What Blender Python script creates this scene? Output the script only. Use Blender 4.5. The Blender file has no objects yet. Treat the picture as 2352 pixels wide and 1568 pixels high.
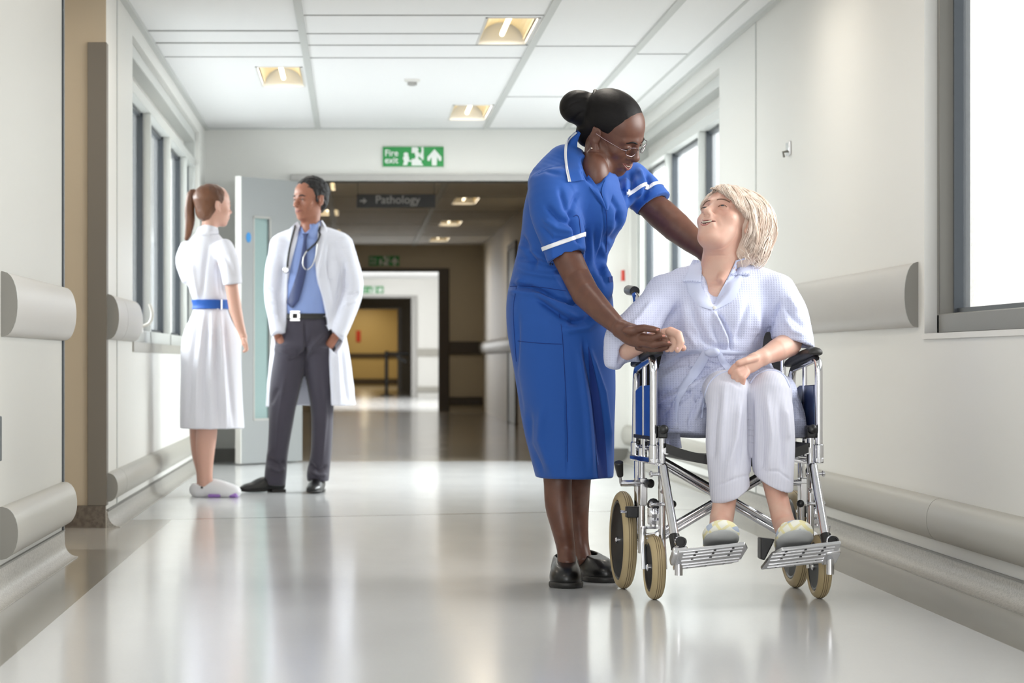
import bpy, bmesh, math, random
import numpy as np
from mathutils import Vector, Matrix
from mathutils.bvhtree import BVHTree
random.seed(4); np.random.seed(4)
PI = math.pi
scene = bpy.context.scene
COL = scene.collection
# ------------------------------------------------------------ camera, world, lights, exposure
F = 6500.0; CX, CY, CH = 818.0, 830.0, 0.75       # focal length in pixels, vanishing point, camera height
cam = bpy.data.cameras.new('camera'); camo = bpy.data.objects.new('camera', cam); COL.objects.link(camo)
camo.location = (0, 0, CH); camo.rotation_euler = (PI/2, 0, 0)
cam.sensor_width = 36; cam.sensor_fit = 'HORIZONTAL'; cam.lens = F/2352*36
cam.shift_x = (1176-CX)/2352; cam.shift_y = (CY-784)/2352
cam.clip_start = .1; cam.clip_end = 300
cam.dof.use_dof = True; cam.dof.focus_distance = 9.15; cam.dof.aperture_fstop = 6.5
scene.camera = camo
scene.view_settings.view_transform = 'Standard'; scene.view_settings.look = 'None'
scene.view_settings.gamma = 1; scene.view_settings.use_curve_mapping = False
scene.view_settings.exposure = 0.54
scene.cycles.max_bounces = 7; scene.cycles.diffuse_bounces = 4; scene.cycles.glossy_bounces = 4
scene.cycles.transmission_bounces = 4; scene.cycles.transparent_max_bounces = 10
scene.cycles.caustics_reflective = False; scene.cycles.caustics_refractive = False
scene.cycles.sample_clamp_indirect = 6
w = bpy.data.worlds.new('sky'); scene.world = w; w.use_nodes = True
bg = w.node_tree.nodes['Background']; bg.inputs[0].default_value = (.93, .97, 1, 1); bg.inputs[1].default_value = .58

def area(name, loc, size, sizey, power, target, color=(1, 1, 1)):
    l = bpy.data.lights.new(name, 'AREA'); l.shape = 'RECTANGLE'; l.size = size; l.size_y = sizey
    l.energy = power; l.color = color
    o = bpy.data.objects.new(name, l); COL.objects.link(o); o.location = loc
    o.rotation_euler = (Vector(target)-Vector(loc)).to_track_quat('-Z', 'Y').to_euler()
    return o
# daylight outside the window bands, and added fill where noted
area('daylight_and_fill', (4.6, 8.9, 2.3), 3.6, 2.4, 250, (0.7, 9.4, .8), (1, .985, .96))
area('daylight_and_fill', (-3.6, 4.0, 1.7), 6.5, 2.0, 60, (1.2, 9.0, 1.6), (.97, .98, 1))  # added side fill, shining in through the unseen left window band
area('daylight_and_fill', (-3.4, 17.2, 2.7), 6.0, 2.2, 660, (.8, 16.6, .2), (.97, .99, 1))
area('daylight_and_fill', (3.4, 18.35, 2.6), 4.6, 1.8, 470, (.1, 17.4, .2), (.98, .99, 1))
area('daylight_and_fill', (.4, -1.0, 1.3), 3.0, 1.8, 90, (.6, 16.0, 1.6), (1, 1, 1))  # added front fill inside the corridor behind the camera, at no window
area('daylight_and_fill', (-2.5, 51.0, 1.6), 12.0, 1.8, 400, (.5, 51.5, 1.2), (1, 1, 1))

# ------------------------------------------------------------ helpers
def pt(px, py, Y):
    return Vector(((px-CX)*Y/F, Y, CH-(py-CY)*Y/F))

def tag(o, label=None, cat=None, group=None, kind=None):
    if label: o['label'] = label
    if cat: o['category'] = cat
    if group: o['group'] = group
    if kind: o['kind'] = kind
    return o

def OBJ(name, verts, faces, m, parent=None, smooth=True, angle=None):
    me = bpy.data.meshes.new(name)
    me.from_pydata([tuple(v) for v in verts], [], [tuple(int(i) for i in f) for f in faces])
    me.update()
    if smooth: me.shade_smooth()
    if angle is not None: me.set_sharp_from_angle(angle=math.radians(angle))
    me.materials.append(m)
    o = bpy.data.objects.new(name, me); COL.objects.link(o)
    if parent is not None: o.parent = parent; o.matrix_parent_inverse = world_of(parent).inverted()
    return o

def world_of(o):
    M = Matrix.LocRotScale(o.location, o.rotation_euler, o.scale)
    if o.parent is not None: M = world_of(o.parent) @ o.matrix_parent_inverse @ M
    return M

def empty(name, loc, label=None, cat=None, group=None, rz=0):
    o = bpy.data.objects.new(name, None); COL.objects.link(o); o.location = loc; o.rotation_euler = (0, 0, rz)
    o.empty_display_size = .1
    return tag(o, label, cat, group)

def copy_tree(o, parent=None, off=None):
    c = o.copy(); COL.objects.link(c)
    if parent is not None: c.parent = parent
    for ch in [x for x in COL.objects if x.parent == o]: copy_tree(ch, c)
    return c

class MB:
    """collects simple shapes into one mesh"""
    def __init__(s): s.v = []; s.f = []
    def add(s, vs, fs):
        n = len(s.v); s.v += [Vector(v) for v in vs]; s.f += [tuple(i+n for i in f) for f in fs]; return s
    def box(s, x0, x1, y0, y1, z0, z1):
        vs = [(x, y, z) for z in (z0, z1) for y in (y0, y1) for x in (x0, x1)]
        return s.add(vs, [(0, 2, 3, 1), (4, 5, 7, 6), (0, 1, 5, 4), (2, 6, 7, 3), (0, 4, 6, 2), (1, 3, 7, 5)])
    def obox(s, c, ax, ay, az, hx, hy, hz):
        c = Vector(c); ax, ay, az = Vector(ax).normalized(), Vector(ay).normalized(), Vector(az).normalized()
        vs = [c+ax*i*hx+ay*j*hy+az*k*hz for k in (-1, 1) for j in (-1, 1) for i in (-1, 1)]
        return s.add(vs, [(0, 2, 3, 1), (4, 5, 7, 6), (0, 1, 5, 4), (2, 6, 7, 3), (0, 4, 6, 2), (1, 3, 7, 5)])
    def tube(s, pts, r, n=12, closed=False, caps=True, flat=1.0, up=None):
        pts = [Vector(p) for p in pts]; N = len(pts)
        rs = r if isinstance(r, (list, tuple)) else [r]*N
        prev = None; rings = []
        for i, p in enumerate(pts):
            if closed: t = pts[(i+1) % N]-pts[i-1]
            else: t = pts[min(i+1, N-1)]-pts[max(i-1, 0)]
            if t.length < 1e-9: t = Vector((0, 0, 1))
            t.normalize()
            if prev is None:
                a = Vector(up) if up is not None else (Vector((0, 0, 1)) if abs(t.z) < .9 else Vector((1, 0, 0)))
                u = (a-t*a.dot(t)).normalized()
            else:
                u = prev-t*prev.dot(t)
                u = u.normalized() if u.length > 1e-6 else t.orthogonal().normalized()
            prev = u; v = t.cross(u)
            rings.append([p+(u*math.cos(2*PI*k/n)*flat+v*math.sin(2*PI*k/n))*rs[i] for k in range(n)])
        b = len(s.v)
        for rg in rings: s.v += rg
        M = N if closed else N-1
        for i in range(M):
            j = (i+1) % N
            for k in range(n):
                s.f.append((b+i*n+k, b+i*n+(k+1) % n, b+j*n+(k+1) % n, b+j*n+k))
        if caps and not closed:
            s.f.append(tuple(b+k for k in reversed(range(n)))); s.f.append(tuple(b+(N-1)*n+k for k in range(n)))
        return s
    def lathe(s, c, axis, prof, n=32):
        """prof = [(radius, height along axis)]"""
        c = Vector(c); t = Vector(axis).normalized(); u = t.orthogonal().normalized(); v = t.cross(u); b = len(s.v); N = len(prof)
        for r, h in prof:
            for k in range(n): s.v.append(c+t*h+(u*math.cos(2*PI*k/n)+v*math.sin(2*PI*k/n))*r)
        for i in range(N-1):
            for k in range(n): s.f.append((b+i*n+k, b+i*n+(k+1) % n, b+(i+1)*n+(k+1) % n, b+(i+1)*n+k))
        if prof[0][0] > 1e-5: s.f.append(tuple(b+k for k in reversed(range(n))))
        if prof[-1][0] > 1e-5: s.f.append(tuple(b+(N-1)*n+k for k in range(n)))
        return s
    def ball(s, c, r, n=16, sc=(1, 1, 1)):
        c = Vector(c); b = len(s.v); m = n//2
        for i in range(m+1):
            a = PI*i/m
            for k in range(n):
                p = 2*PI*k/n; s.v.append(c+Vector((math.sin(a)*math.cos(p)*r*sc[0], math.sin(a)*math.sin(p)*r*sc[1], math.cos(a)*r*sc[2])))
        for i in range(m):
            for k in range(n): s.f.append((b+i*n+k, b+(i+1)*n+k, b+(i+1)*n+(k+1) % n, b+i*n+(k+1) % n))
        return s
    def prism(s, poly, d0, d1, frame):
        """poly in 2D, frame maps (a,b,depth) to a point"""
        n = len(poly); b = len(s.v)
        for d in (d0, d1): s.v += [Vector(frame(a, c, d)) for a, c in poly]
        s.f.append(tuple(b+i for i in range(n))); s.f.append(tuple(b+n+i for i in reversed(range(n))))
        for i in range(n): j = (i+1) % n; s.f.append((b+i, b+j, b+n+j, b+n+i))
        return s
    def build(s, name, m, parent=None, smooth=False, angle=35, bevel=0):
        o = OBJ(name, s.v, s.f, m, parent, smooth=True, angle=angle)
        bm = bmesh.new(); bm.from_mesh(o.data); bmesh.ops.recalc_face_normals(bm, faces=bm.faces); bm.to_mesh(o.data); bm.free()
        if bevel:
            md = o.modifiers.new('bevel', 'BEVEL'); md.width = bevel; md.segments = 2; md.limit_method = 'ANGLE'; md.angle_limit = .6
        return o

def smooth_path(ps, n=6):
    """Catmull-Rom through points"""
    ps = [Vector(p) for p in ps]; out = []
    for i in range(len(ps)-1):
        a = ps[max(i-1, 0)]; b = ps[i]; c = ps[i+1]; d = ps[min(i+2, len(ps)-1)]
        for k in range(n):
            t = k/n
            out.append(.5*((2*b)+(c-a)*t+(2*a-5*b+4*c-d)*t*t+(3*b-a-3*c+d)*t**3))
    out.append(ps[-1]); return out

def round_path(ps, r=.03, n=5):
    """polyline with rounded corners"""
    ps = [Vector(p) for p in ps]; out = [ps[0]]
    for i in range(1, len(ps)-1):
        a, b, c = ps[i-1], ps[i], ps[i+1]
        ra = min(r, (a-b).length*.48, (c-b).length*.48)
        p = b+(a-b).normalized()*ra; q = b+(c-b).normalized()*ra
        for k in range(n+1):
            t = k/n; out.append(p*(1-t)**2+b*2*t*(1-t)+q*t*t)
    out.append(ps[-1]); return out

# ------------------------------------------------------------ materials
def mat(name, col, rough=.5, metal=0, spec=.5, sss=0, sheen=0, coat=0, emit=None, estr=0, noise=None, bump=None, trans=0, alpha=1, sssr=None):
    m = bpy.data.materials.new(name); m.use_nodes = True; nt = m.node_tree; b = nt.nodes['Principled BSDF']
    b.inputs['Base Color'].default_value = (*col, 1); b.inputs['Roughness'].default_value = rough
    b.inputs['Metallic'].default_value = metal; b.inputs['Specular IOR Level'].default_value = spec
    if sss:
        b.inputs['Subsurface Weight'].default_value = sss; b.inputs['Subsurface Radius'].default_value = sssr or (1, .35, .2)
        b.inputs['Subsurface Scale'].default_value = .012
    if sheen: b.inputs['Sheen Weight'].default_value = sheen
    if coat: b.inputs['Coat Weight'].default_value = coat; b.inputs['Coat Roughness'].default_value = .1
    if emit: b.inputs['Emission Color'].default_value = (*emit, 1); b.inputs['Emission Strength'].default_value = estr
    if trans: b.inputs['Transmission Weight'].default_value = trans
    if alpha < 1: b.inputs['Alpha'].default_value = alpha
    L = nt.links.new; N = nt.nodes.new
    tc = N('ShaderNodeTexCoord')
    if noise:   # (scale, other colour, lo, hi, stretch)
        nz = N('ShaderNodeTexNoise'); nz.inputs['Scale'].default_value = noise[0]; nz.inputs['Detail'].default_value = 5
        mp = N('ShaderNodeMapping'); mp.inputs['Scale'].default_value = noise[4] if len(noise) > 4 else (1, 1, 1)
        L(tc.outputs['Object'], mp.inputs[0]); L(mp.outputs[0], nz.inputs['Vector'])
        cr = N('ShaderNodeValToRGB'); cr.color_ramp.elements[0].position = noise[2]; cr.color_ramp.elements[1].position = noise[3]
        cr.color_ramp.elements[0].color = (*col, 1); cr.color_ramp.elements[1].color = (*noise[1], 1)
        L(nz.outputs[0], cr.inputs[0]); L(cr.outputs[0], b.inputs['Base Color'])
    if bump:    # (scale, strength, distance, stretch)
        nz = N('ShaderNodeTexNoise'); nz.inputs['Scale'].default_value = bump[0]; nz.inputs['Detail'].default_value = 3
        mp = N('ShaderNodeMapping'); mp.inputs['Scale'].default_value = bump[3] if len(bump) > 3 else (1, 1, 1)
        L(tc.outputs['Object'], mp.inputs[0]); L(mp.outputs[0], nz.inputs['Vector'])
        bp = N('ShaderNodeBump'); bp.inputs['Strength'].default_value = bump[1]; bp.inputs['Distance'].default_value = bump[2]
        L(nz.outputs[0], bp.inputs['Height']); L(bp.outputs[0], b.inputs['Normal'])
    return m

def lin(r, g, b):
    f = lambda c: (c/255/12.92 if c/255 <= .04045 else ((c/255+.055)/1.055)**2.4)
    return (f(r), f(g), f(b))

M = {}
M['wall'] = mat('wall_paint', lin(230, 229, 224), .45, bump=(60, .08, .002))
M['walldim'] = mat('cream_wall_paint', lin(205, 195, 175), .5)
M['wallend'] = mat('yellow_wall_paint', lin(200, 178, 124), .5)
M['tan'] = mat('tan_panel', lin(196, 182, 158), .4)
M['ceil'] = mat('ceiling_tile', lin(248, 248, 248), .6)
M['grid'] = mat('ceiling_runner', lin(205, 207, 204), .5)
M['gridline'] = mat('ceiling_joint', lin(150, 150, 148), .6)
M['rail'] = mat('bumper_grey', lin(190, 187, 182), .38, bump=(220, .12, .001))
M['railcap'] = mat('bumper_cap', lin(140, 138, 132), .4)
M['raillow'] = mat('bumper_lower', lin(172, 169, 160), .38, bump=(220, .12, .001))
M['skirt'] = mat('speckled_vinyl', lin(176, 173, 166), .4, noise=(140, lin(150, 147, 140), .45, .6))
M['skirtdark'] = mat('dark_vinyl', lin(110, 100, 88), .4, noise=(60, lin(90, 80, 70), .4, .6))
M['line'] = mat('grey_trim', lin(120, 118, 112), .4)
M['white'] = mat('white_trim', lin(232, 230, 225), .35)
M['post'] = mat('corner_guard', lin(118, 112, 102), .5)
M['frame'] = mat('window_aluminium', lin(128, 126, 120), .35, metal=.3)
M['framelight'] = mat('pale_window_frame', lin(206, 208, 204), .4)
M['framedark'] = mat('dark_gasket', lin(52, 58, 64), .4)
M['doorframe'] = mat('grey_door_frame', lin(176, 174, 170), .4)
M['darkframe'] = mat('brown_door_frame', lin(70, 60, 48), .4)
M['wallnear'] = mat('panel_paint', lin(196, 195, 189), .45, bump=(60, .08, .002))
M['door'] = mat('pale_door', lin(152, 155, 155), .4)
M['chrome'] = mat('chrome', (.74, .74, .77), .08, metal=1)
M['steel'] = mat('brushed_aluminium', (.78, .78, .8), .25, metal=1)
M['black'] = mat('black_plastic', (.012, .012, .013), .35)
M['rubber'] = mat('black_vinyl', (.02, .019, .018), .5)
M['tyre'] = mat('cream_tyre', lin(196, 178, 140), .55, noise=(9, lin(182, 162, 122), .35, .7))
M['tyreline'] = mat('tyre_groove', lin(105, 88, 62), .6)
M['bluevinyl'] = mat('blue_vinyl', lin(30, 84, 178), .35)
M['navy'] = mat('navy_vinyl', lin(30, 44, 84), .3, noise=(14, lin(70, 96, 140), .5, .8))
M['green'] = mat('sign_green', lin(40, 150, 75), .4)
M['signwhite'] = mat('sign_white', lin(235, 240, 235), .4)
M['signdark'] = mat('sign_charcoal', lin(92, 92, 95), .4)
M['signtext'] = mat('sign_lettering', lin(238, 238, 238), .4)
M['stickerblue'] = mat('sticker_blue', lin(60, 140, 205), .4)
M['red'] = mat('red_plastic', lin(200, 60, 40), .4)
M['lamp'] = mat('lamp_tube', (1, 1, 1), .5, emit=(1, .86, .6), estr=2.2)
M['reflector'] = mat('lamp_reflector', lin(226, 206, 160), .4)

# vinyl floor with darker borders
def floor_mat():
    m = mat('vinyl_floor', (1, 1, 1), .17, spec=.5); nt = m.node_tree; N = nt.nodes.new; L = nt.links.new; b = nt.nodes['Principled BSDF']
    geo = N('ShaderNodeNewGeometry'); sx = N('ShaderNodeSeparateXYZ'); L(geo.outputs['Position'], sx.inputs[0])
    def ma(op, a, v=None, a2=None):
        n = N('ShaderNodeMath'); n.operation = op
        L(a, n.inputs[0])
        if a2 is not None: L(a2, n.inputs[1])
        elif v is not None: n.inputs[1].default_value = v
        return n.outputs[0]
    X, Y = sx.outputs[0], sx.outputs[1]
    joint = ma('ADD', ma('MULTIPLY', X, .344), 13.75)          # y of the oblique joint
    near = ma('LESS_THAN', Y, a2=joint)
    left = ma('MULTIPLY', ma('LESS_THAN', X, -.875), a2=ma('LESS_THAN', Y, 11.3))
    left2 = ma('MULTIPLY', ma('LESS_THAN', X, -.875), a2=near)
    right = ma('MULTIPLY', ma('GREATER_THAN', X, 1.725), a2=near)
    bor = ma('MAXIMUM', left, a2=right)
    dj = ma('ABSOLUTE', ma('SUBTRACT', Y, a2=joint)); jl = ma('LESS_THAN', dj, .022)
    nz = N('ShaderNodeTexNoise'); nz.inputs['Scale'].default_value = 2.2; nz.inputs['Detail'].default_value = 6
    mp = N('ShaderNodeMapping'); mp.inputs['Scale'].default_value = (1.4, .5, 1); L(geo.outputs['Position'], mp.inputs[0]); L(mp.outputs[0], nz.inputs['Vector'])
    fine = N('ShaderNodeTexNoise'); fine.inputs['Scale'].default_value = 90; L(geo.outputs['Position'], fine.inputs['Vector'])
    def mix(fac, c1, c2):
        n = N('ShaderNodeMix'); n.data_type = 'RGBA'; L(fac, n.inputs[0])
        for c, k in ((c1, 6), (c2, 7)):
            if isinstance(c, tuple): n.inputs[k].default_value = (*c, 1)
            else: L(c, n.inputs[k])
        return n.outputs[2]
    base = mix(nz.outputs[0], lin(228, 229, 230), lin(217, 218, 219))
    base = mix(ma('MULTIPLY', fine.outputs[0], .35), base, lin(204, 205, 205))
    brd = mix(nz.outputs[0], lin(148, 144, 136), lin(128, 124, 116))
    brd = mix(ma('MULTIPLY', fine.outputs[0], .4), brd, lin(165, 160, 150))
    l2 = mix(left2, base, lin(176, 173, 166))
    l2 = mix(ma('MULTIPLY', ma('GREATER_THAN', Y, 21.3), a2=ma('LESS_THAN', Y, 42.6)), l2, lin(150, 141, 126))  # dimness of the passage beyond the fire door, painted into the floor colour
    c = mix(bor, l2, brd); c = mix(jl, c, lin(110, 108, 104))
    L(c, b.inputs['Base Color'])
    rr = N('ShaderNodeMapRange'); L(nz.outputs[0], rr.inputs[0]); rr.inputs[3].default_value = .11; rr.inputs[4].default_value = .18; L(rr.outputs[0], b.inputs['Roughness'])
    bp = N('ShaderNodeBump'); bp.inputs['Strength'].default_value = .015; bp.inputs['Distance'].default_value = .01
    n2 = N('ShaderNodeTexNoise'); n2.inputs['Scale'].default_value = 5; L(geo.outputs['Position'], n2.inputs['Vector']); L(n2.outputs[0], bp.inputs['Height']); L(bp.outputs[0], b.inputs['Normal'])
    return m
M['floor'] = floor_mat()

def glass_mat(name, frost, tint, rough=.25, grain=False):
    m = bpy.data.materials.new(name); m.use_nodes = True; nt = m.node_tree; nt.nodes.clear(); N = nt.nodes.new; L = nt.links.new
    out = N('ShaderNodeOutputMaterial'); tr = N('ShaderNodeBsdfTransparent'); tl = N('ShaderNodeBsdfTranslucent'); gl = N('ShaderNodeBsdfGlossy')
    tr.inputs[0].default_value = (*tint, 1); gl.inputs['Roughness'].default_value = rough; tl.inputs[0].default_value = (.9, .92, .92, 1)
    nz = N('ShaderNodeTexNoise'); nz.inputs['Scale'].default_value = 130; tc = N('ShaderNodeTexCoord'); L(tc.outputs['Object'], nz.inputs['Vector'])
    mr = N('ShaderNodeMapRange'); L(nz.outputs[0], mr.inputs[0]); mr.inputs[1].default_value = .35; mr.inputs[2].default_value = .65; mr.inputs[3].default_value = frost*.75; mr.inputs[4].default_value = min(1, frost*1.15)
    if grain:
        g = N('ShaderNodeTexNoise'); g.inputs['Scale'].default_value = 70; g.inputs['Detail'].default_value = 6; L(tc.outputs['Object'], g.inputs['Vector'])
        rp = N('ShaderNodeValToRGB'); rp.color_ramp.elements[0].position = .35; rp.color_ramp.elements[1].position = .65
        rp.color_ramp.elements[0].color = (.86, .87, .87, 1); rp.color_ramp.elements[1].color = (.97, .98, .98, 1); L(g.outputs[0], rp.inputs[0]); L(rp.outputs[0], tr.inputs[0])
    m1 = N('ShaderNodeMixShader'); L(mr.outputs[0], m1.inputs[0]); L(tr.outputs[0], m1.inputs[1]); L(tl.outputs[0], m1.inputs[2])
    fr = N('ShaderNodeFresnel'); fr.inputs[0].default_value = 1.4
    cl = N('ShaderNodeMath'); cl.operation = 'MINIMUM'; L(fr.outputs[0], cl.inputs[0]); cl.inputs[1].default_value = .16
    m2 = N('ShaderNodeMixShader'); L(cl.outputs[0], m2.inputs[0]); L(m1.outputs[0], m2.inputs[1]); L(gl.outputs[0], m2.inputs[2]); L(m2.outputs[0], out.inputs[0])
    return m
M['glass'] = glass_mat('window_glass', .06, (.94, .96, .96), .05)
M['frosted'] = glass_mat('frosted_glass', .03, (.93, .94, .94), .3, True)
# ------------------------------------------------------------ the corridor
XL, XR, HC = -1.13, 2.04, 2.5
YA, YB, YC, YD, YE, YF = 13.7, 21.2, 42.5, 60., 73., 87.

def board(a0, a1, b0, b1, holes, emit):
    """rectangle minus rectangular holes, as cells"""
    As = sorted({a0, a1, *[v for h in holes for v in h[:2] if a0 < v < a1]}); Bs = sorted({b0, b1, *[v for h in holes for v in h[2:] if b0 < v < b1]})
    for i in range(len(As)-1):
        for j in range(len(Bs)-1):
            ca, cb = (As[i]+As[i+1])/2, (Bs[j]+Bs[j+1])/2
            if not any(h[0] < ca < h[1] and h[2] < cb < h[3] for h in holes): emit(As[i], As[i+1], Bs[j], Bs[j+1])

def side_wall(name, x0, x1, y0, y1, holes, m, z1=HC+.1):
    b = MB(); board(y0, y1, 0, z1, holes, lambda a, c, d, e: b.box(x0, x1, a, c, d, e))
    return tag(b.build(name, m), kind='structure')

def cross_wall(name, y0, y1, x0, x1, holes, m, z1=HC+.1):
    b = MB(); board(x0, x1, 0, z1, holes, lambda a, c, d, e: b.box(a, c, y0, y1, d, e))
    return tag(b.build(name, m), kind='structure')

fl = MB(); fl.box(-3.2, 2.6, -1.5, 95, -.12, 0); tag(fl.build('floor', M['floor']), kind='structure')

# side walls
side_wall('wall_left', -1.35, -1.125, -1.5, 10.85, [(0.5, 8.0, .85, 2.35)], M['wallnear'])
side_wall('wall_left_far', -1.42, XL, 12.8, YB, [(14.3, 20.4, .85, 2.4)], M['wall'])
side_wall('wall_right', XR, 2.40, -1.5, YB, [(2.6, 10.16, .85, 2.42), (15.9, 21.0, .85, 2.4)], M['wall'])
cross_wall('wall_alcove', 12.8, 12.95, -3.2, -1.42, [], M['tan'])
b = MB(); b.box(-1.4201, -1.131, 12.785, 12.8, 0, HC); tag(b.build('wall_alcove_return', M['tan']), kind='structure')
side_wall('wall_alcove_side', -3.2, -3.05, 10.2, 12.8, [], M['tan'])
cross_wall('wall_alcove_front', 10.7, 10.85, -3.05, -1.35, [], M['tan'])
# wall with the fire door opening
cross_wall('wall_back', YB, YB+.18, -1.42, 2.4, [(-.44, 1.47, 0, 2.1)], M['wall'])
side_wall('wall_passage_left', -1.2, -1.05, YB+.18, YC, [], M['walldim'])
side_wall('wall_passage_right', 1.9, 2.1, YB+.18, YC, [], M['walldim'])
cross_wall('wall_passage_end', YC, YC+.2, -1.2, 2.1, [(-.6, 1.24, 0, 2.1)], M['walldim'])
side_wall('wall_bright_left', -1.2, -1.05, YC+.2, YD, [(44, 58.5, .6, 2.3)], M['wall'])
side_wall('wall_bright_right', 1.85, 2.0, YC+.2, YD, [], M['wall'])
cross_wall('wall_bright_end', YD, YD+.2, -1.2, 2.1, [(-.6, 1.17, 0, 2.1)], M['wall'])
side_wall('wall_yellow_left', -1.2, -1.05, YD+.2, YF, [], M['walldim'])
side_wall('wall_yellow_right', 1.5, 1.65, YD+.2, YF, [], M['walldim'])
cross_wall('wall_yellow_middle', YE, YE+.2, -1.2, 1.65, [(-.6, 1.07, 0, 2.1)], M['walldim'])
cross_wall('wall_yellow_end', YF, YF+.2, -1.2, 1.65, [], M['wallend'])

# ceiling with openings for the recessed lights
LIGHTS = [(.66, .94, 14.4, 15.6), (-.60, -.32, 16.8, 18.0), (.66, .94, 19.3, 20.5), (-.60, -.32, 11.8, 13.0), (.66, .94, 9.4, 10.6), (-.6, -.32, 6.8, 8.0), (1.3, 1.58, 11.3, 12.5), (.66, .94, 4.4, 5.6), (-2.0, -1.72, 11.2, 12.4)]  # last two: unseen lamps added to fill the near corridor and alcove
FARL = [(1.05, 1.33, y, y+1.3) for y in (25.4, 30.2, 35.2, 39.9)] + [(-.48, -.20, y, y+1.3) for y in (27.6, 32.6, 37.6)]
b = MB(); board(-3.2, 2.4, -1.5, YB+.2, LIGHTS, lambda a, c, d, e: b.box(a, c, d, e, HC, HC+.03)); tag(b.build('ceiling', M['ceil']), kind='structure')
b = MB(); board(-1.2, 2.1, YB+.2, YF+.2, FARL+[(.1, .38, y, y+1.2) for y in (76., 80.5, 85.)], lambda a, c, d, e: b.box(a, c, d, e, HC, HC+.03)); tag(b.build('ceiling_far', M['ceil']), kind='structure')
b = MB(); b.box(-3.4, 2.6, -1.5, YF+1, HC+.25, HC+.3); tag(b.build('ceiling_slab', M['ceil']), kind='structure')
g = MB()
for x in (-.285, .97, 1.57): g.box(x-.02, x+.02, 3, YB, HC-.012, HC)
g.box(XL, XL+.03, 12.8, YB, HC-.02, HC); g.box(XR-.03, XR, 3, YB, HC-.02, HC); g.box(1.885, 1.9, 3, YB, HC-.006, HC)
g.box(XL, XR, YB-.03, YB, HC-.015, HC)
tag(g.build('trim_1', M['grid']), kind='structure')
g = MB()
def cline(y, x0, x1, t=.012):
    g.box(x0, x1, y-t, y+t, HC-.003, HC)
for y in (14.97, 15.54, 16.25): cline(y, XL, -.305, .02 if y < 16 else .009)
for y in (14.3, 15.1, 15.65, 16.3): cline(y, -.265, .95 if y != 15.1 else .66, .011)
for y in (12.7, 15.7, 18.7): cline(y, .99, 1.55, .008); cline(y+.4, 1.59, 1.885, .008)
tag(g.build('trim_2', M['gridline']), kind='structure')
g = MB()
for x in (-.285, .87): g.box(x-.035, x+.035, YB+.2, YC, HC-.015, HC)
for y in (24, 27, 30, 33, 36, 39): g.box(-1.05, 1.9, y-.015, y+.015, HC-.006, HC)
tag(g.build('trim_3', M['grid']), kind='structure')

# expansion joint up both walls (its floor part is a line in the vinyl)
jy = lambda x: 13.75+.344*x
b = MB(); b.box(XL, XL+.004, jy(XL)-.02, jy(XL)+.02, .0, HC); tag(b.build('trim_4', M['grid']), kind='structure')
b = MB(); b.box(XR-.004, XR, jy(XR)-.03, jy(XR)+.0, .0, HC); tag(b.build('trim_5', M['grid']), kind='structure')

# coved skirting in speckled vinyl
def cove(name, x, sgn, y0, y1, m=None, top=.07, r=.055):
    prof = [(0, top), (.006, top), (.008, r+.004)]+[(.008+r-r*math.cos(a), r-r*math.sin(a)+.003) for a in np.linspace(0, PI/2, 7)]+[(.008+r, 0), (0, 0)]
    b = MB(); b.prism([(sgn*p[0], p[1]) for p in prof], y0, y1, lambda a, c, d: (x+a, d, c))
    return tag(b.build(name, m or M['skirt'], angle=50), kind='structure')
cove('baseboard_left', -1.125, 1, 3, 10.86, top=.1, r=.05)
cove('baseboard_left_far', XL, 1, 12.8, YB, top=.07)
cove('baseboard_right', XR, -1, 3, YB, top=.075, r=.06)
b = MB(); b.box(-3.05, -1.131, 12.76, 12.785, 0, .1); tag(b.build('baseboard_alcove', M['skirtdark']), kind='structure')
b = MB(); b.box(XL, -.5, YB-.015, YB, 0, .1); b.box(1.53, XR, YB-.015, YB, 0, .1); tag(b.build('baseboard_back', M['line']), kind='structure')
for n, (x, s, y0, y1) in enumerate(((-1.125, 1, 3, 10.85), (XL, 1, 12.8, YB), (XR, -1, 3, YB))):
    b = MB(); z = .1 if n == 0 else .075
    b.box(min(x, x+s*.01), max(x, x+s*.01), y0, y1, z, z+.006); tag(b.build('trim_%d' % (6+n), M['line']), kind='structure')

# bumper rails
def rail(x, sgn, y0, y1, z0, z1, depth, m, label, cap_near=True, splits=()):
    root = empty('bumper_rail', (x, y0, z0), label, 'bumper rail')
    n = 14; h = (z1-z0)/2
    prof = [(0, z0)]+[(depth*(math.cos(a)**.8), (z0+z1)/2+h*math.sin(a)) for a in np.linspace(-PI/2*.96, PI/2*.96, n)]+[(0, z1)]
    ys = [y0, *splits, y1]
    b = MB()
    for i in range(len(ys)-1):
        b.prism([(sgn*p[0], p[1]) for p in prof], ys[i]+(.004 if i else 0), ys[i+1]-.004, lambda a, c, d: (x+a, d, c))
    b.build('rail_profile', m, root, angle=30)
    c = MB(); c.prism([(sgn*(p[0]*1.03), (z0+z1)/2+(p[1]-(z0+z1)/2)*1.01) for p in prof], y0-.012, y0, lambda a, c_, d: (x+a, d, c_)); c.build('end_cap', M['railcap'], root, angle=30)
    if splits:
        for s_ in splits:
            c = MB(); c.prism([(sgn*(p[0]*.985), (z0+z1)/2+(p[1]-(z0+z1)/2)*.985) for p in prof], s_-.006, s_+.006, lambda a, c_, d: (x+a, d, c_)); c.build('joint_strip', M['railcap'], root, angle=30)
    return root
rail(-1.125, 1, 8.98, 10.88, .83, 1.035, .05, M['rail'], 'pale grey handrail bumper on the near left wall, at waist height')
rail(-1.125, 1, 8.95, 10.86, .125, .29, .055, M['raillow'], 'grey low bumper strip on the near left wall, just above the skirting')
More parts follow.
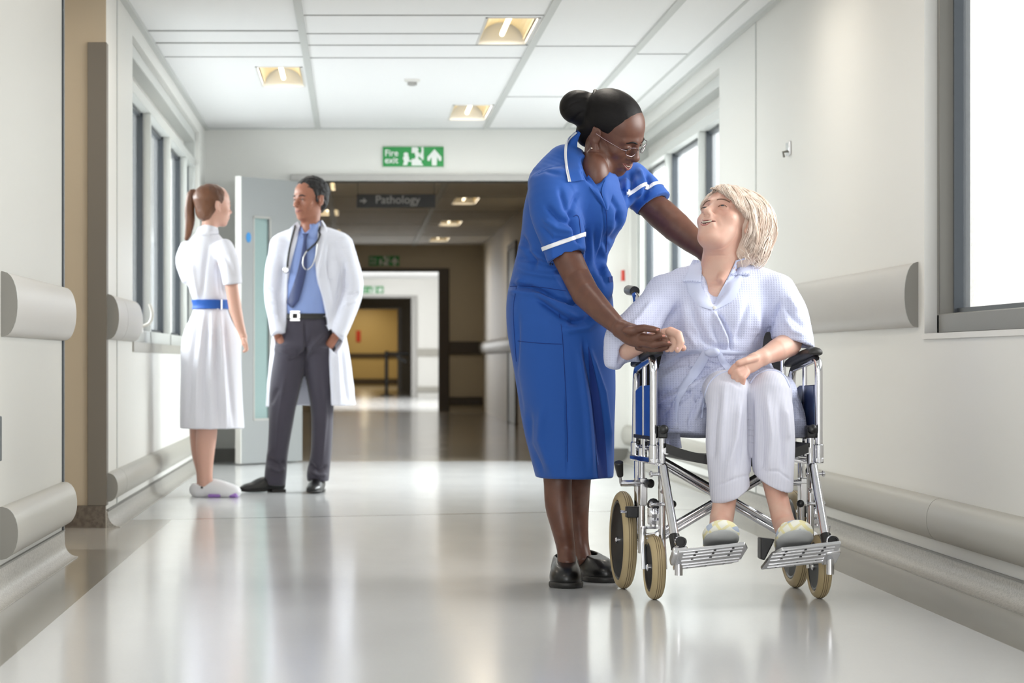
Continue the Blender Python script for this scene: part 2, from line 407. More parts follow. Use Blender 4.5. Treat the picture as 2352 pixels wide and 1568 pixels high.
rail(XL, 1, 12.82, 14.28, .85, 1.055, .055, M['rail'], 'pale grey handrail bumper between the corner guard and the left windows', splits=(13.36,))
rail(XL, 1, 12.82, YB, .115, .245, .05, M['raillow'], 'grey low bumper strip running below the left windows behind the white-dressed nurse', splits=(13.36,))
rail(XR, -1, 10.28, 14.2, .875, 1.11, .048, M['rail'], 'wide grey handrail bumper on the right wall behind the wheelchair')
rail(XR, -1, 4.0, YB, .125, .275, .055, M['raillow'], 'long grey low bumper strip on the right wall above the skirting', splits=(9.85, 14.4))
rail(1.9, -1, YB+.3, YC-.08, .86, 1.05, .06, M['raillow'], 'dim handrail bumper along the right wall beyond the fire door opening')

# left wall end strip and the corner guard
b = MB(); b.box(-1.36, -1.118, 10.85, 10.858, .1, HC); tag(b.build('trim_9', M['frame']), kind='structure')
b = MB(); b.box(-1.1255, -1.1185, 10.82, 10.85, .1, HC); tag(b.build('trim_10', M['framedark']), kind='structure')
b = MB(); b.box(-1.212, -1.127, 12.765, 12.785, .1, 2.19); b.box(-1.132, -1.127, 12.765, 12.86, .1, 2.19)
b = MB(); b.box(-1.212, -1.126, 12.765, 12.784, .1, 2.19); b.box(-1.1295, -1.126, 12.784, 12.86, .1, 2.19)
tag(b.build('corner_guard', M['post'], bevel=.004), 'tall dark grey protective guard on the alcove corner at left', 'corner guard')
b = MB(); b.box(-1.124, -1.105, 8.74, 8.83, .44, .58); tag(b.build('socket_cover', M['framedark'], bevel=.003), 'dark plate cut by the left picture edge on the near left wall', 'plate')

# windows -------------------------------------------------------------
def window(idx, xin, sgn, y0, y1, z0, z1, mull, transom, glass, lead=.045, depth=.1, fr=.07, fm='frame'):
    """xin = wall face; the frame sits lead behind it; outward = sgn"""
    xf = xin+sgn*lead; xb = xf+sgn*depth; lo, hi = min(xf, xb), max(xf, xb)
    root = empty('window_%d' % idx, (xf, (y0+y1)/2, z0)); tag(root, kind='structure')
    b = MB(); b.box(lo, hi, y0, y1, z0, z0+fr); b.box(lo, hi, y0, y1, z1-fr, z1); b.box(lo, hi, y0, y0+fr, z0, z1); b.box(lo, hi, y1-fr*.5, y1, z0, z1)
    for m_ in mull: b.box(lo, hi, m_-.03, m_+.03, z0, transom or z1)
    if transom: b.box(lo, hi, y0, y1, transom, transom+.06)
    b.build('window_frame', M[fm], root, bevel=.004)
    g = MB(); xm = xf+sgn*depth*.55; ml, mh = min(xm, xb), max(xm, xb)
    ys = [y0+fr, *mull, y1-fr*.5]
    for i in range(len(ys)-1):
        a, c = ys[i]+(.035 if i else 0), ys[i+1]-.035
        top = transom if transom else z1-fr
        e = .02
        g.box(ml-.012 if sgn > 0 else ml, mh if sgn > 0 else mh+.012, a, a+e, z0+fr, top); g.box(ml-.012 if sgn > 0 else ml, mh if sgn > 0 else mh+.012, c-e, c, z0+fr, top)
        g.box(ml, mh, a, c, z0+fr, z0+fr+e); g.box(ml, mh, a, c, top-e, top)
    g.build('gasket', M['framedark'], root)
    p = MB(); xg = xf+sgn*depth*.8; p.box(xg-.004, xg+.004, y0+.02, y1-.02, z0+fr*.5, (transom or z1)-.01); p.build('pane', glass, root)
    if transom:
        p = MB(); p.box(min(xg, xg+sgn*.02), max(xg, xg+sgn*.02), y0+.02, y1-.02, transom+.01, z1-.01); p.build('head_panel', M['white'], root)
    s = MB(); st_ = .05 if idx == 3 else .02; s.box(min(xin-sgn*.008, xf), max(xin-sgn*.008, xf), y0-.01, y1+.01, z0-st_, z0); s.build('window_sill', M['raillow' if idx == 3 else 'white'], root)
    return root
window(1, XR, 1, 2.6, 10.16, .85, 2.42, [6.2], None, M['frosted'])
window(2, XR, 1, 15.9, 21.0, .85, 2.4, [17.25, 19.1, 20.8], 2.15, M['glass'], fm='framelight')
window(3, XL, -1, 14.3, 20.4, .85, 2.4, [16.0, 17.7, 19.4], 2.15, M['glass'], lead=.03, fm='framelight')
window(4, -1.125, -1, .5, 8.0, .85, 2.35, [3, 5.5], None, M['glass'])  # unseen window band before the view, added to let side fill in
t = empty('window_catch', (-1.1, 14.75, .95), 'small white window catch on the first left window', 'window catch')
b = MB(); b.tube(smooth_path([(-1.12, 14.72, .93), (-1.075, 14.72, .95), (-1.06, 14.72, 1.0), (-1.075, 14.72, 1.05)]), .009); b.build('lever', M['white'], t)
b = MB(); b.box(-1.15, -1.11, 14.68, 14.76, .9, .94); b.build('mount', M['white'], t)

# door frames ---------------------------------------------------------
def dframe(idx, x0, x1, y, m, wd=.1, h=2.1, th=.2):
    b = MB()
    b.box(x0-wd*.5, x0, y-.03, y+th+.03, 0, h); b.box(x1, x1+wd, y-.03, y+th+.03, 0, h); b.box(x0-wd*.5, x1+wd, y-.03, y+th+.03, h, h+.05)
    return tag(b.build('door_%d' % idx, m, bevel=.004), kind='structure')
dframe(1, -.44, 1.47, YB-.01, M['doorframe'])
dframe(2, -.6, 1.24, YC, M['darkframe'], wd=.16)
dframe(3, -.6, 1.17, YD, M['doorframe'], wd=.12)
dframe(4, -.6, 1.07, YE, M['white'], wd=.1)
# the open door leaf on the left
hy, fy = Vector((-.42, 21.12, 0)), Vector((-.85, 20.47, 0))
ax = (fy-hy).normalized(); ay = Vector((0, 0, 1)).cross(ax); LW = (fy-hy).length
root = tag(empty('door_5', hy), kind='structure')
def leaf(u0, u1, z0, z1, d0, d1): 
    mm = MB(); c = hy+ax*(u0+u1)/2+ay*(d0+d1)/2+Vector((0, 0, (z0+z1)/2)); mm.obox(c, ax, ay, (0, 0, 1), abs(u1-u0)/2, abs(d1-d0)/2, (z1-z0)/2); return mm
lb = MB()
for (u0, u1, z0, z1) in ((0, .42, .01, 2.09), (.62, LW, .01, 2.09), (.42, .62, .01, .33), (.42, .62, 1.8, 2.09)):
    q = leaf(u0, u1, z0, z1, -.022, .022); lb.add(q.v, q.f)
lb.build('leaf', M['door'], root)
q = leaf(LW, LW+.008, .01, 2.09, -.024, .024); q.build('edge_strip', M['white'], root)
M['visionglass'] = mat('vision_glass', lin(160, 182, 180), .15, alpha=.8)
leaf(.42, .62, .33, 1.8, -.004, .004).build('vision_panel', M['visionglass'], root)
q = MB()
for sd in (-1, 1):
    for (u0, u1, z0, z1) in ((.41, .425, .32, 1.81), (.615, .63, .32, 1.81), (.41, .63, .32, .335), (.41, .63, 1.795, 1.81)):
        w_ = leaf(u0, u1, z0, z1, sd*.022, sd*.026); q.add(w_.v, w_.f)
q.build('glazing_bead', M['doorframe'], root)
sgn_ = 1 if ay.y < 0 else -1
c = hy+ax*.69+ay*sgn_*.0235+Vector((0, 0, 1.65))
q = MB(); q.lathe(c, ay*sgn_, [(.03, 0), (.03, .002)], 24)
st = q.build('sticker', M['stickerblue'], root)
for vtx in st.data.vertices: vtx.co.z = c.z+(vtx.co.z-c.z)*1.25 
# doors and frames along the passage right wall
for k, (y0, y1) in enumerate(((24.5, 26.1), (28.6, 30.2), (33.4, 35.0))):
    b = MB(); b.box(1.87, 1.9, y0-.08, y0, 0, 2.1); b.box(1.87, 1.9, y1, y1+.08, 0, 2.1); b.box(1.87, 1.9, y0-.08, y1+.08, 2.1, 2.18)
    r_ = tag(empty('door_%d' % (6+k), (1.9, y0, 0)), kind='structure'); b.build('door_frame', M['darkframe'], r_)
    b = MB(); b.box(1.885, 1.899, y0, y1, .01, 2.1); b.build('leaf', M['door'], r_)

# walls' rails deep in the passage
for lab, x0, x1, y, z0, z1, m in (('dark waist rail on the wall right of the dark door frame', 1.4, 1.9, YC, .86, 1.05, M['darkframe']),
                                  ('dark low rail on the wall right of the dark door frame', 1.4, 1.9, YC, .1, .22, M['darkframe']),
                                  ('grey waist rail on the bright far wall', 1.29, 1.85, YD, .86, 1.02, M['raillow']),
                                  ('grey low rail on the bright far wall', 1.29, 1.85, YD, .1, .22, M['raillow']),
                                  ('brown waist rail on the yellow end wall', -1.05, 1.5, YF, .86, 1.0, M['darkframe']),
                                  ('brown low rail on the yellow end wall', -1.05, 1.5, YF, .05, .22, M['darkframe'])):
    b = MB(); b.box(x0, x1, y-.05, y, z0, z1); tag(b.build('bumper_rail', m, bevel=.01), lab, 'bumper rail')
b = MB(); b.box(.0, .14, YF-.02, YF, 1.35, 1.7); tag(b.build('wall_notice', M['red']), 'small red notice on the yellow end wall', 'notice')
t = empty('barrier_stand', (.66, 61.5, 0), 'thin dark barrier post with a side arm far down the corridor', 'barrier')
b = MB(); b.lathe((.66, 61.5, 0), (0, 0, 1), [(.15, 0), (.15, .02), (.04, .04)], 20); b.build('base', M['rubber'], t)
b = MB(); b.tube([(.66, 61.5, .03), (.66, 61.5, .98)], .04); b.build('post', M['rubber'], t)
b = MB(); b.tube([(.66, 61.5, .93), (1.15, 61.5, .92)], .03); b.build('arm', M['rubber'], t)
b = MB(); b.obox((.98, 61.5, .8), (1, 0, -.6), (0, 1, 0), (.6, 0, 1), .13, .02, .03); b.build('brace', M['rubber'], t)

# ceiling lights ------------------------------------------------------
def ceiling_light(x0, x1, y0, y1, label, group=None, watt=0, col=(1, .86, .66)):
    t = empty('ceiling_light', ((x0+x1)/2, (y0+y1)/2, HC), label, 'ceiling light', group)
    b = MB(); e = .012
    b.box(x0, x0+e, y0, y1, HC-.004, HC+.12); b.box(x1-e, x1, y0, y1, HC-.004, HC+.12); b.box(x0, x1, y0, y0+e, HC-.004, HC+.12); b.box(x0, x1, y1-e, y1, HC-.004, HC+.12); b.box(x0, x1, y0, y1, HC+.12, HC+.13)
    b.build('frame', M['white'], t)
    xm = (x0+x1)/2; r = (x1-x0)/2-.02; b = MB()
    arc = [(xm+r*math.cos(a), HC+.015+.1*math.sin(a)) for a in np.linspace(0, PI, 15)]
    arc2 = [(xm+(r-.004)*math.cos(a), HC+.015+.096*math.sin(a)) for a in np.linspace(PI, 0, 15)]
    for i in range(14):
        b.prism([arc[i], arc[i+1], arc2[13-i], arc2[14-i]], y0+.05, y1-.05, lambda a, c_, d: (a, d, c_))
    b.build('reflector', M['reflector'], t)
    b = MB(); b.tube([(xm, y0+.08, HC+.045), (xm, y1-.08, HC+.045)], .014, 10); b.build('lamp_tube', M['lamp'], t)
    if watt:
        l = area('lamp_light', (xm, (y0+y1)/2, HC+.02), x1-x0-.06, y1-y0-.12, watt, (xm, (y0+y1)/2, 0), col); l.data.shape = 'RECTANGLE'
        l.rotation_euler = (0, 0, 0); l.parent = t; l.matrix_parent_inverse = world_of(t).inverted()
    return t
LL = ['recessed ceiling light nearest the top right, beside the right runner', 'recessed ceiling light left of the long left runner', 'recessed ceiling light nearest the wall with the green sign']
for i, L_ in enumerate(LIGHTS):
    ceiling_light(*L_, LL[i] if i < 3 else 'ceiling light out of view above '+('the left door', 'the wheelchair', 'the foreground floor', 'the right wall by the hook', 'the camera, added as fill', 'the alcove, added as fill')[i-3], None, watt=(3 if i < 3 else (6 if i == 8 else {3: 5.5, 4: 8, 5: 6, 6: 6.5}.get(i, 11))), col=(1, .94, .86))
FL = ['nearest', 'second', 'third', 'farthest']
for i, L_ in enumerate(FARL):
    ceiling_light(*L_, ('%s lit ceiling light of the right row beyond the fire door opening' % FL[i]) if i < 4 else ('%s lit ceiling light of the left row beyond the fire door opening' % FL[i-4]), watt=(6 if i in (0, 4) else 3), col=(1, .86, .66))
for y in (76., 80.5, 85.): ceiling_light(.1, .38, y, y+1.2, 'warm ceiling light added unseen above the '+{76.: 'near', 80.5: 'middle', 85.: 'far'}[y]+' part of the yellow end', 'lights added over the yellow end', watt=14, col=(1, .84, .58))  # unseen lamps added to brighten and warm the far end
t = empty('smoke_detector', (.348, 17.55, HC), 'round white smoke detector in the middle of the ceiling', 'smoke detector')
b = MB(); b.lathe((.348, 17.55, HC), (0, 0, -1), [(.05, 0), (.05, .012), (.042, .018)], 24); b.build('base', M['white'], t)
b = MB(); b.lathe((.348, 17.55, HC-.018), (0, 0, -1), [(.03, 0), (.03, .018), (.015, .024)], 24); b.build('sensor', M['doorframe'], t)

# signs ---------------------------------------------------------------
def text_mesh(s, size, m, loc, parent, name='lettering', depth=.002, thick=.0, rz=0):
    cu = bpy.data.curves.new('t', 'FONT'); cu.body = s; cu.size = size; cu.extrude = depth; cu.offset = thick; cu.space_line = .82
    o = bpy.data.objects.new('t', cu); COL.objects.link(o)
    dg = bpy.context.evaluated_depsgraph_get(); me = bpy.data.meshes.new_from_object(o.evaluated_get(dg)); COL.objects.unlink(o)
    me.materials.clear(); me.materials.append(m)
    Mx = Matrix.Translation(loc) @ Matrix.Rotation(rz, 4, 'Z') @ Matrix.Rotation(PI/2, 4, 'X'); me.transform(Mx)
    n = bpy.data.objects.new(name, me); COL.objects.link(n)
    if parent is not None: n.parent = parent; n.matrix_parent_inverse = world_of(parent).inverted()
    return n
def fire_sign(x, y, z, label):
    W, H = .455, .148
    t = empty('fire_exit_sign', (x, y, z), label, 'sign')
    b = MB(); b.box(x-W/2, x+W/2, y-.012, y, z-H/2, z+H/2); b.build('board', M['green'], t)
    u = lambda a: x-W/2+a*W; v = lambda c: z+H/2-c*H; fr = lambda a, c, d: (u(a), y-.012-d, v(c)); T0, T1 = 0, .003
    text_mesh('Fire\nexit', .066, M['signwhite'], (u(.03), y-.013, v(.46)), t, thick=.0010)
    m = MB()
    # doorway with the stepping figure left green
    m.prism([(.475, .02), (.565, .02), (.59, .12), (.575, .25), (.60, .3), (.615, .42), (.58, .55), (.60, .66), (.64, .70), (.63, .78), (.67, .95), (.475, .95), (.475, .62), (.525, .6), (.54, .5), (.52, .3), (.475, .32)], T0, T1, fr)
    m.prism([(.63, .02), (.67, .02), (.67, .66), (.655, .66), (.60, .5), (.64, .2)], T0, T1, fr)
    m.build('doorway_symbol', M['signwhite'], t)
    m = MB(); m.prism([(.335+.04*math.cos(a)+.045, .38+.1*math.sin(a)) for a in np.linspace(0, 2*PI, 13)[:-1]], T0, T1, fr)
    m.prism([(.34, .48), (.42, .44), (.435, .6), (.42, .7), (.40, .93), (.33, .93), (.35, .72), (.33, .6)], T0, T1, fr)
    m.prism([(.42, .66), (.475, .7), (.475, .76), (.41, .74)], T0, T1, fr)
    m.build('figure_symbol', M['signwhite'], t)
    m = MB(); m.prism([(.85, .12), (.965, .52), (.965, .7), (.93, .72), (.895, .52), (.885, .95), (.81, .95), (.80, .52), (.765, .72), (.735, .70), (.735, .52)], T0, T1, fr)
    m.build('arrow_symbol', M['signwhite'], t)
    return t
p = pt(949, 360, YB); fire_sign(p.x, YB-.002, p.z, 'green and white fire exit sign above the near fire door opening')
fire_sign(.42, YC-.002, 2.26, 'dim green exit sign above the dark far door frame')
fire_sign(.35, YD-.002, 2.27, 'smallest green exit sign on the bright far wall')
t = empty('hanging_sign', (.35, 25, 2.1), 'charcoal hanging sign reading Pathology below the passage ceiling', 'sign')
x0, x1, z0, z1 = (819-CX)*25/F, (1000-CX)*25/F, CH+(830-477)*25/F, CH+(830-446)*25/F
b = MB(); b.box(x0, x1, 24.99, 25.01, z0, z1); b.build('board', M['signdark'], t, bevel=.003)
text_mesh('Pathology', .1, M['signtext'], (x0+.165, 24.986, z0+.038), t, thick=.001)
b = MB(); xm, zm = x0+.06, (z0+z1)/2; fr = lambda a, c, d: (xm+a, 24.989-d, zm+c)
b.prism([(-.03, -.008), (.0, -.008), (.0, -.028), (.032, 0), (.0, .028), (.0, .008), (-.03, .008)], 0, .003, fr); b.build('arrow_symbol', M['signtext'], t)
for x in (x0+.01, x1-.01):
    b = MB(); b.tube([(x, 25, z1), (x, 25, HC)], .004, 8); b.build('hanging_rod', M['line'], t)
# small fittings on the right walls
t = empty('door_hook', pt(1814, 342, 13.3), 'small metal hook plate alone on the right wall above the seated woman', 'hook')
px = (1814-CX)/F; yy = XR/px; zz = lambda py: CH-(py-CY)*yy/F
b = MB(); b.box(XR-.012, XR, yy-.05, yy+.05, zz(357), zz(326)); b.build('plate', M['steel'], t, bevel=.003)
b = MB(); b.tube([(XR-.012, yy-.02, zz(348)), (XR-.035, yy-.02, zz(350)), (XR-.03, yy-.02, zz(362))], .006, 8); b.build('pin', M['frame'], t)
t = empty('call_cord', (1.97, YB-.05, 1.0), 'pull cord with a red end hanging by the far right windows', 'cord')
cx = (1431-CX)*21.1/F
b = MB(); b.tube([(cx, 21.1, HC), (cx, 21.1, 1.52)], .003, 6); b.build('cord', M['white'], t)
b = MB(); b.tube([(cx, 21.1, CH-(620-CY)*21.1/F), (cx, 21.1, CH-(645-CY)*21.1/F)], [.014, .016], 10); b.build('toggle', M['red'], t)
# ------------------------------------------------------------ modelling engine: blended volumes turned into one smooth mesh
def V3(a): return np.array([a[0], a[1], a[2]], dtype=np.float64)
class Sdf:
    def __init__(s, lo, hi, h=.005):
        s.h = h; s.lo = V3(lo); s.n = np.ceil((V3(hi)-s.lo)/h).astype(int)+1
        s.f = np.full(s.n, .08, np.float32)
    def block(s, lo, hi):
        a = np.clip(np.floor((lo-s.lo)/s.h).astype(int), 0, s.n-1); b = np.clip(np.ceil((hi-s.lo)/s.h).astype(int)+1, 1, s.n)
        if (b <= a).any(): return None
        sl = tuple(slice(a[i], b[i]) for i in range(3))
        X, Y, Z = [(s.lo[i]+s.h*np.arange(a[i], b[i])).astype(np.float32) for i in range(3)]
        return sl, X[:, None, None], Y[None, :, None], Z[None, None, :]
    def comb(s, sl, d, k, op):
        f = s.f[sl]
        if op == 'add': h = np.maximum(k-np.abs(f-d), 0)/k; s.f[sl] = np.minimum(f, d)-h*h*k/4
        elif op == 'sub': d = -d; h = np.maximum(k-np.abs(f-d), 0)/k; s.f[sl] = np.maximum(f, d)+h*h*k/4
        elif op == 'and': h = np.maximum(k-np.abs(f-d), 0)/k; s.f[sl] = np.maximum(f, d)+h*h*k/4
    def ell(s, c, r, R=None, k=.01, op='add'):
        """ellipsoid; R = 3x3 whose columns are its axes"""
        c = V3(c); r = np.array([r]*3 if np.isscalar(r) else r, float); m = r.max()+k+3*s.h
        g = s.block(c-m, c+m)
        if g is None: return s
        sl, X, Y, Z = g; X = X-c[0]; Y = Y-c[1]; Z = Z-c[2]
        R = np.eye(3) if R is None else np.array(R)
        q = 0; q2 = 0
        for i in range(3):
            t = X*R[0, i]+Y*R[1, i]+Z*R[2, i]; q = q+(t/r[i])**2; q2 = q2+(t/r[i]**2)**2
        k0 = np.sqrt(q); k1 = np.sqrt(q2)+1e-9
        s.comb(sl, (k0*(k0-1)/k1).astype(np.float32), k, op); return s
    def cap(s, a, b, ra, rb=None, k=.01, op='add', hard=False):
        rb = ra if rb is None else rb; a = V3(a); b = V3(b); m = max(ra, rb)+k+3*s.h
        g = s.block(np.minimum(a, b)-m, np.maximum(a, b)+m)
        if g is None: return s
        sl, X, Y, Z = g; ab = b-a; L = (ab**2).sum()+1e-12
        X = X-a[0]; Y = Y-a[1]; Z = Z-a[2]
        t = np.clip((X*ab[0]+Y*ab[1]+Z*ab[2])/L, 0, 1)
        d = np.sqrt((X-ab[0]*t)**2+(Y-ab[1]*t)**2+(Z-ab[2]*t)**2)-(ra+(rb-ra)*t)
        if hard: s.f[sl] = np.minimum(s.f[sl], d.astype(np.float32)); return s
        s.comb(sl, d.astype(np.float32), k, op); return s
    def _multi(s, segs, k, op):
        lo = np.min([g[0] for g in segs], 0)-k; hi = np.max([g[1] for g in segs], 0)+k
        g = s.block(lo, hi)
        if g is None: return s
        sl = g[0]; tmp = Sdf.__new__(Sdf); tmp.h = s.h; tmp.lo = s.lo+s.h*np.array([q.start for q in sl]); tmp.n = np.array([q.stop-q.start for q in sl])
        tmp.f = np.full(tmp.n, .2, np.float32)
        for _, _, fn in segs: fn(tmp)
        s.comb(sl, tmp.f, k, op); return s
    def chain(s, pts, k=.01, op='add'):
        """pts = [(point, radius)]"""
        segs = []
        for (a, ra), (b, rb) in zip(pts, pts[1:]):
            m = max(ra, rb)+4*s.h; a_, b_ = V3(a), V3(b)
            segs.append((np.minimum(a_, b_)-m, np.maximum(a_, b_)+m, lambda t, a=a, b=b, ra=ra, rb=rb: t.cap(a, b, ra, rb, .003, 'add', True)))
        return s._multi(segs, k, op)
    def etube(s, st, side, k=.02, op='add', end=.5, sub=4):
        """st = [(point, r along side, r across)]: elliptical tapered tube, its stations joined by a smooth curve"""
        if len(st) > 2:
            P = smooth_path([Vector(q[0]) for q in st], sub); n = len(st); U = smooth_path([Vector((q[1], q[2], 0)) for q in st], sub)
            st = [(P[i], U[i].x, U[i].y) for i in range(len(P))]
        segs = []
        for (a, ua, va), (b, ub, vb) in zip(st, st[1:]):
            m = max(ua, va, ub, vb)+4*s.h; a_, b_ = V3(a), V3(b)
            segs.append((np.minimum(a_, b_)-m, np.maximum(a_, b_)+m, lambda t, q=(a, ua, va, b, ub, vb): t._eseg(q, side, end)))
        return s._multi(segs, k, op)
    def _eseg(s, q, side, end):
        a, ua, va, b, ub, vb = q; side = V3(side)
        a = V3(a); b = V3(b); m = max(ua, va, ub, vb)+4*s.h
        g = s.block(np.minimum(a, b)-m, np.maximum(a, b)+m)
        if g is None: return
        sl, X, Y, Z = g; ab = b-a; Ln = math.sqrt((ab**2).sum())+1e-9; w = ab/Ln
        u = side-w*side.dot(w); u /= np.linalg.norm(u)+1e-9; v = np.cross(w, u)
        X = X-a[0]; Y = Y-a[1]; Z = Z-a[2]
        tw = X*w[0]+Y*w[1]+Z*w[2]; t = np.clip(tw/Ln, 0, 1)
        ex = tw-np.clip(tw, 0, Ln); du = X*u[0]+Y*u[1]+Z*u[2]; dv = X*v[0]+Y*v[1]+Z*v[2]
        ru = ua+(ub-ua)*t; rv = va+(vb-va)*t; rm = np.minimum(ru, rv)*end+1e-4
        q_ = (du/ru)**2+(dv/rv)**2+(ex/rm)**2; q2 = (du/ru**2)**2+(dv/rv**2)**2+(ex/rm**2)**2
        k0 = np.sqrt(q_); k1 = np.sqrt(q2)+1e-9
        s.f[sl] = np.minimum(s.f[sl], (k0*(k0-1)/k1).astype(np.float32))
    def plane(s, c, n, k=.004):
        """keeps the side away from n"""
        c = V3(c); n = V3(n); n = n/np.linalg.norm(n)
        sl, X, Y, Z = s.block(s.lo, s.lo+s.n*s.h)
        s.comb(sl, ((X-c[0])*n[0]+(Y-c[1])*n[1]+(Z-c[2])*n[2]).astype(np.float32), k, 'and'); return s
    def cutbox(s, c, ax, half, k=.004):
        """removes an oriented box; ax = three axes"""
        c = V3(c); m = np.linalg.norm(half)+3*s.h+k; g = s.block(c-m, c+m)
        if g is None: return s
        sl, X, Y, Z = g; d = None
        for a, h in zip(ax, half):
            a = V3(a); a = a/np.linalg.norm(a); e = np.abs((X-c[0])*a[0]+(Y-c[1])*a[1]+(Z-c[2])*a[2])-h
            d = e if d is None else np.maximum(d, e)
        s.comb(sl, d.astype(np.float32), k, 'sub'); return s
    def nets(s):
        f = s.f; f = np.pad(f, 1, constant_values=.08); lo = s.lo-s.h
        neg = f < 0; n = f.shape
        c = np.zeros((n[0]-1, n[1]-1, n[2]-1), np.int8)
        for i in (0, 1):
            for j in (0, 1):
                for k in (0, 1): c += neg[i:n[0]-1+i, j:n[1]-1+j, k:n[2]-1+k]
        act = (c > 0) & (c < 8); idx = np.argwhere(act)
        num = np.full(c.shape, -1, np.int32); num[act] = np.arange(len(idx))
        acc = np.zeros((len(idx), 3)); cnt = np.zeros(len(idx))
        cor = [(i, j, k) for i in (0, 1) for j in (0, 1) for k in (0, 1)]
        vals = {q: f[idx[:, 0]+q[0], idx[:, 1]+q[1], idx[:, 2]+q[2]] for q in cor}
        for p in cor:
            for ax in range(3):
                if p[ax] == 0:
                    q = tuple(1 if i == ax else p[i] for i in range(3)); a, b = vals[p], vals[q]
                    m = (a < 0) != (b < 0); t = np.where(m, a/(a-b+1e-12), 0)
                    pos = np.array(p, float)[None]+np.zeros((len(idx), 3)); pos[:, ax] = t
                    acc += np.where(m[:, None], pos, 0); cnt += m
        v = lo+(idx+acc/cnt[:, None])*s.h
        F_ = []
        for ax in range(3):
            a = [slice(None)]*3; b = [slice(None)]*3; a[ax] = slice(0, n[ax]-1); b[ax] = slice(1, n[ax])
            ch = neg[tuple(a)] != neg[tuple(b)]; e = np.argwhere(ch); up = neg[tuple(a)][ch]
            o1, o2 = (ax+1) % 3, (ax+2) % 3
            ok = (e[:, o1] > 0) & (e[:, o2] > 0) & (e[:, o1] < n[o1]-1) & (e[:, o2] < n[o2]-1); e = e[ok]; up = up[ok]
            qs = []
            for (d1, d2) in ((1, 1), (0, 1), (0, 0), (1, 0)):
                g = e.copy(); g[:, o1] -= d1; g[:, o2] -= d2; qs.append(num[g[:, 0], g[:, 1], g[:, 2]])
            q = np.stack(qs, 1); q[~up] = q[~up][:, ::-1]; F_.append(q)
        return v, np.concatenate(F_)

class Surf:
    """a mesh in arrays that can be pushed about before it is linked"""
    def __init__(s, v, f): s.v = v; s.f = f
    def normals(s):
        v, f = s.v, s.f; n = np.cross(v[f[:, 2]]-v[f[:, 0]], v[f[:, 3]]-v[f[:, 1]]); out = np.zeros_like(v)
        for i in range(4): np.add.at(out, f[:, i], n)
        return out/(np.linalg.norm(out, axis=1)[:, None]+1e-12)
    def smooth(s, it=1, lam=.5):
        e = np.concatenate([s.f[:, [0, 1]], s.f[:, [1, 2]], s.f[:, [2, 3]], s.f[:, [3, 0]]])
        for _ in range(it):
            a = np.zeros_like(s.v); c = np.zeros(len(s.v))
            np.add.at(a, e[:, 0], s.v[e[:, 1]]); np.add.at(c, e[:, 0], 1); np.add.at(a, e[:, 1], s.v[e[:, 0]]); np.add.at(c, e[:, 1], 1)
            s.v = s.v+(a/np.maximum(c, 1)[:, None]-s.v)*lam
        return s
    def px(s): return CX+s.v[:, 0]*F/s.v[:, 1], CY-(s.v[:, 2]-CH)*F/s.v[:, 1]
    def folds(s, lines, front=True):
        """lines = [(points as seen from the front, width, height)], widths in pixels, heights in mm; + ridge, - groove"""
        x, y = s.px(); n = s.normals(); d = np.zeros(len(s.v)); fr = np.clip(-n[:, 1]*2.2+.15, 0, 1) if front else 1
        for P, w, amp in lines:
            P = [np.array(p, float) for p in P]; best = np.full(len(x), 1e9); par = np.zeros(len(x)); N = len(P)-1
            for i in range(N):
                a, b = P[i], P[i+1]; ab = b-a; t = np.clip(((x-a[0])*ab[0]+(y-a[1])*ab[1])/(ab@ab+1e-9), 0, 1)
                dd = np.hypot(x-a[0]-ab[0]*t, y-a[1]-ab[1]*t); m = dd < best; best[m] = dd[m]; par[m] = (i+t[m])/N
            d += 1.45*amp*.001*np.exp(-(best/w)**2)*np.clip(np.minimum(par, 1-par)*5+.15, 0, 1)
        s.v = s.v+n*(d*fr)[:, None]; return s
    def wob(s, amp, scale, seed=0, stretch=(1, 1, 1), oct=2):
        rng = np.random.RandomState(seed); n = s.normals(); d = np.zeros(len(s.v)); p = s.v*np.array(stretch)*scale
        for o in range(oct):
            for _ in range(5):
                k = rng.normal(size=3)*(1.8**o); d += np.sin(p@k*2.0+rng.uniform(0, 7)+1.5*np.sin(p@rng.normal(size=3)))/5/(1.6**o)
        s.v = s.v+n*(d*amp)[:, None]; return s
    def join(s, o): s.f = np.concatenate([s.f, o.f+len(s.v)]); s.v = np.concatenate([s.v, o.v]); return s
    def build(s, name, m, parent=None):
        me = bpy.data.meshes.new(name); nv, nf = len(s.v), len(s.f)
        me.vertices.add(nv); me.vertices.foreach_set('co', s.v.astype(np.float32).ravel())
        me.loops.add(nf*4); me.loops.foreach_set('vertex_index', s.f.astype(np.int32).ravel())
        me.polygons.add(nf); me.polygons.foreach_set('loop_start', np.arange(0, nf*4, 4, dtype=np.int32)); me.polygons.foreach_set('loop_total', np.full(nf, 4, np.int32))
        me.update(calc_edges=True); me.shade_smooth(); me.materials.append(m)
        o = bpy.data.objects.new(name, me); COL.objects.link(o)
        if parent is not None: o.parent = parent; o.matrix_parent_inverse = world_of(parent).inverted()
        return o
    def bvh(s): return BVHTree.FromPolygons([tuple(a) for a in s.v], [tuple(int(i) for i in q) for q in s.f])
def surf(S): return Surf(*S.nets())

EYE = Vector((0, 0, CH))
def hit(bvhs, px, py, off=0.0, Ymin=1.0):
    """the nearest surface point seen at a pixel, lifted off along the normal"""
    d = pt(px, py, 1.0)-EYE; d.normalize(); best = None
    for b in (bvhs if isinstance(bvhs, (list, tuple)) else [bvhs]):
        r = b.ray_cast(EYE+d*Ymin, d)
        if r[0] is not None and (best is None or r[3] < best[2]): best = (r[0], r[1], r[3])
    if best is None: return None
    n = best[1] if best[1].dot(d) < 0 else -best[1]
    return best[0]+n*off, n

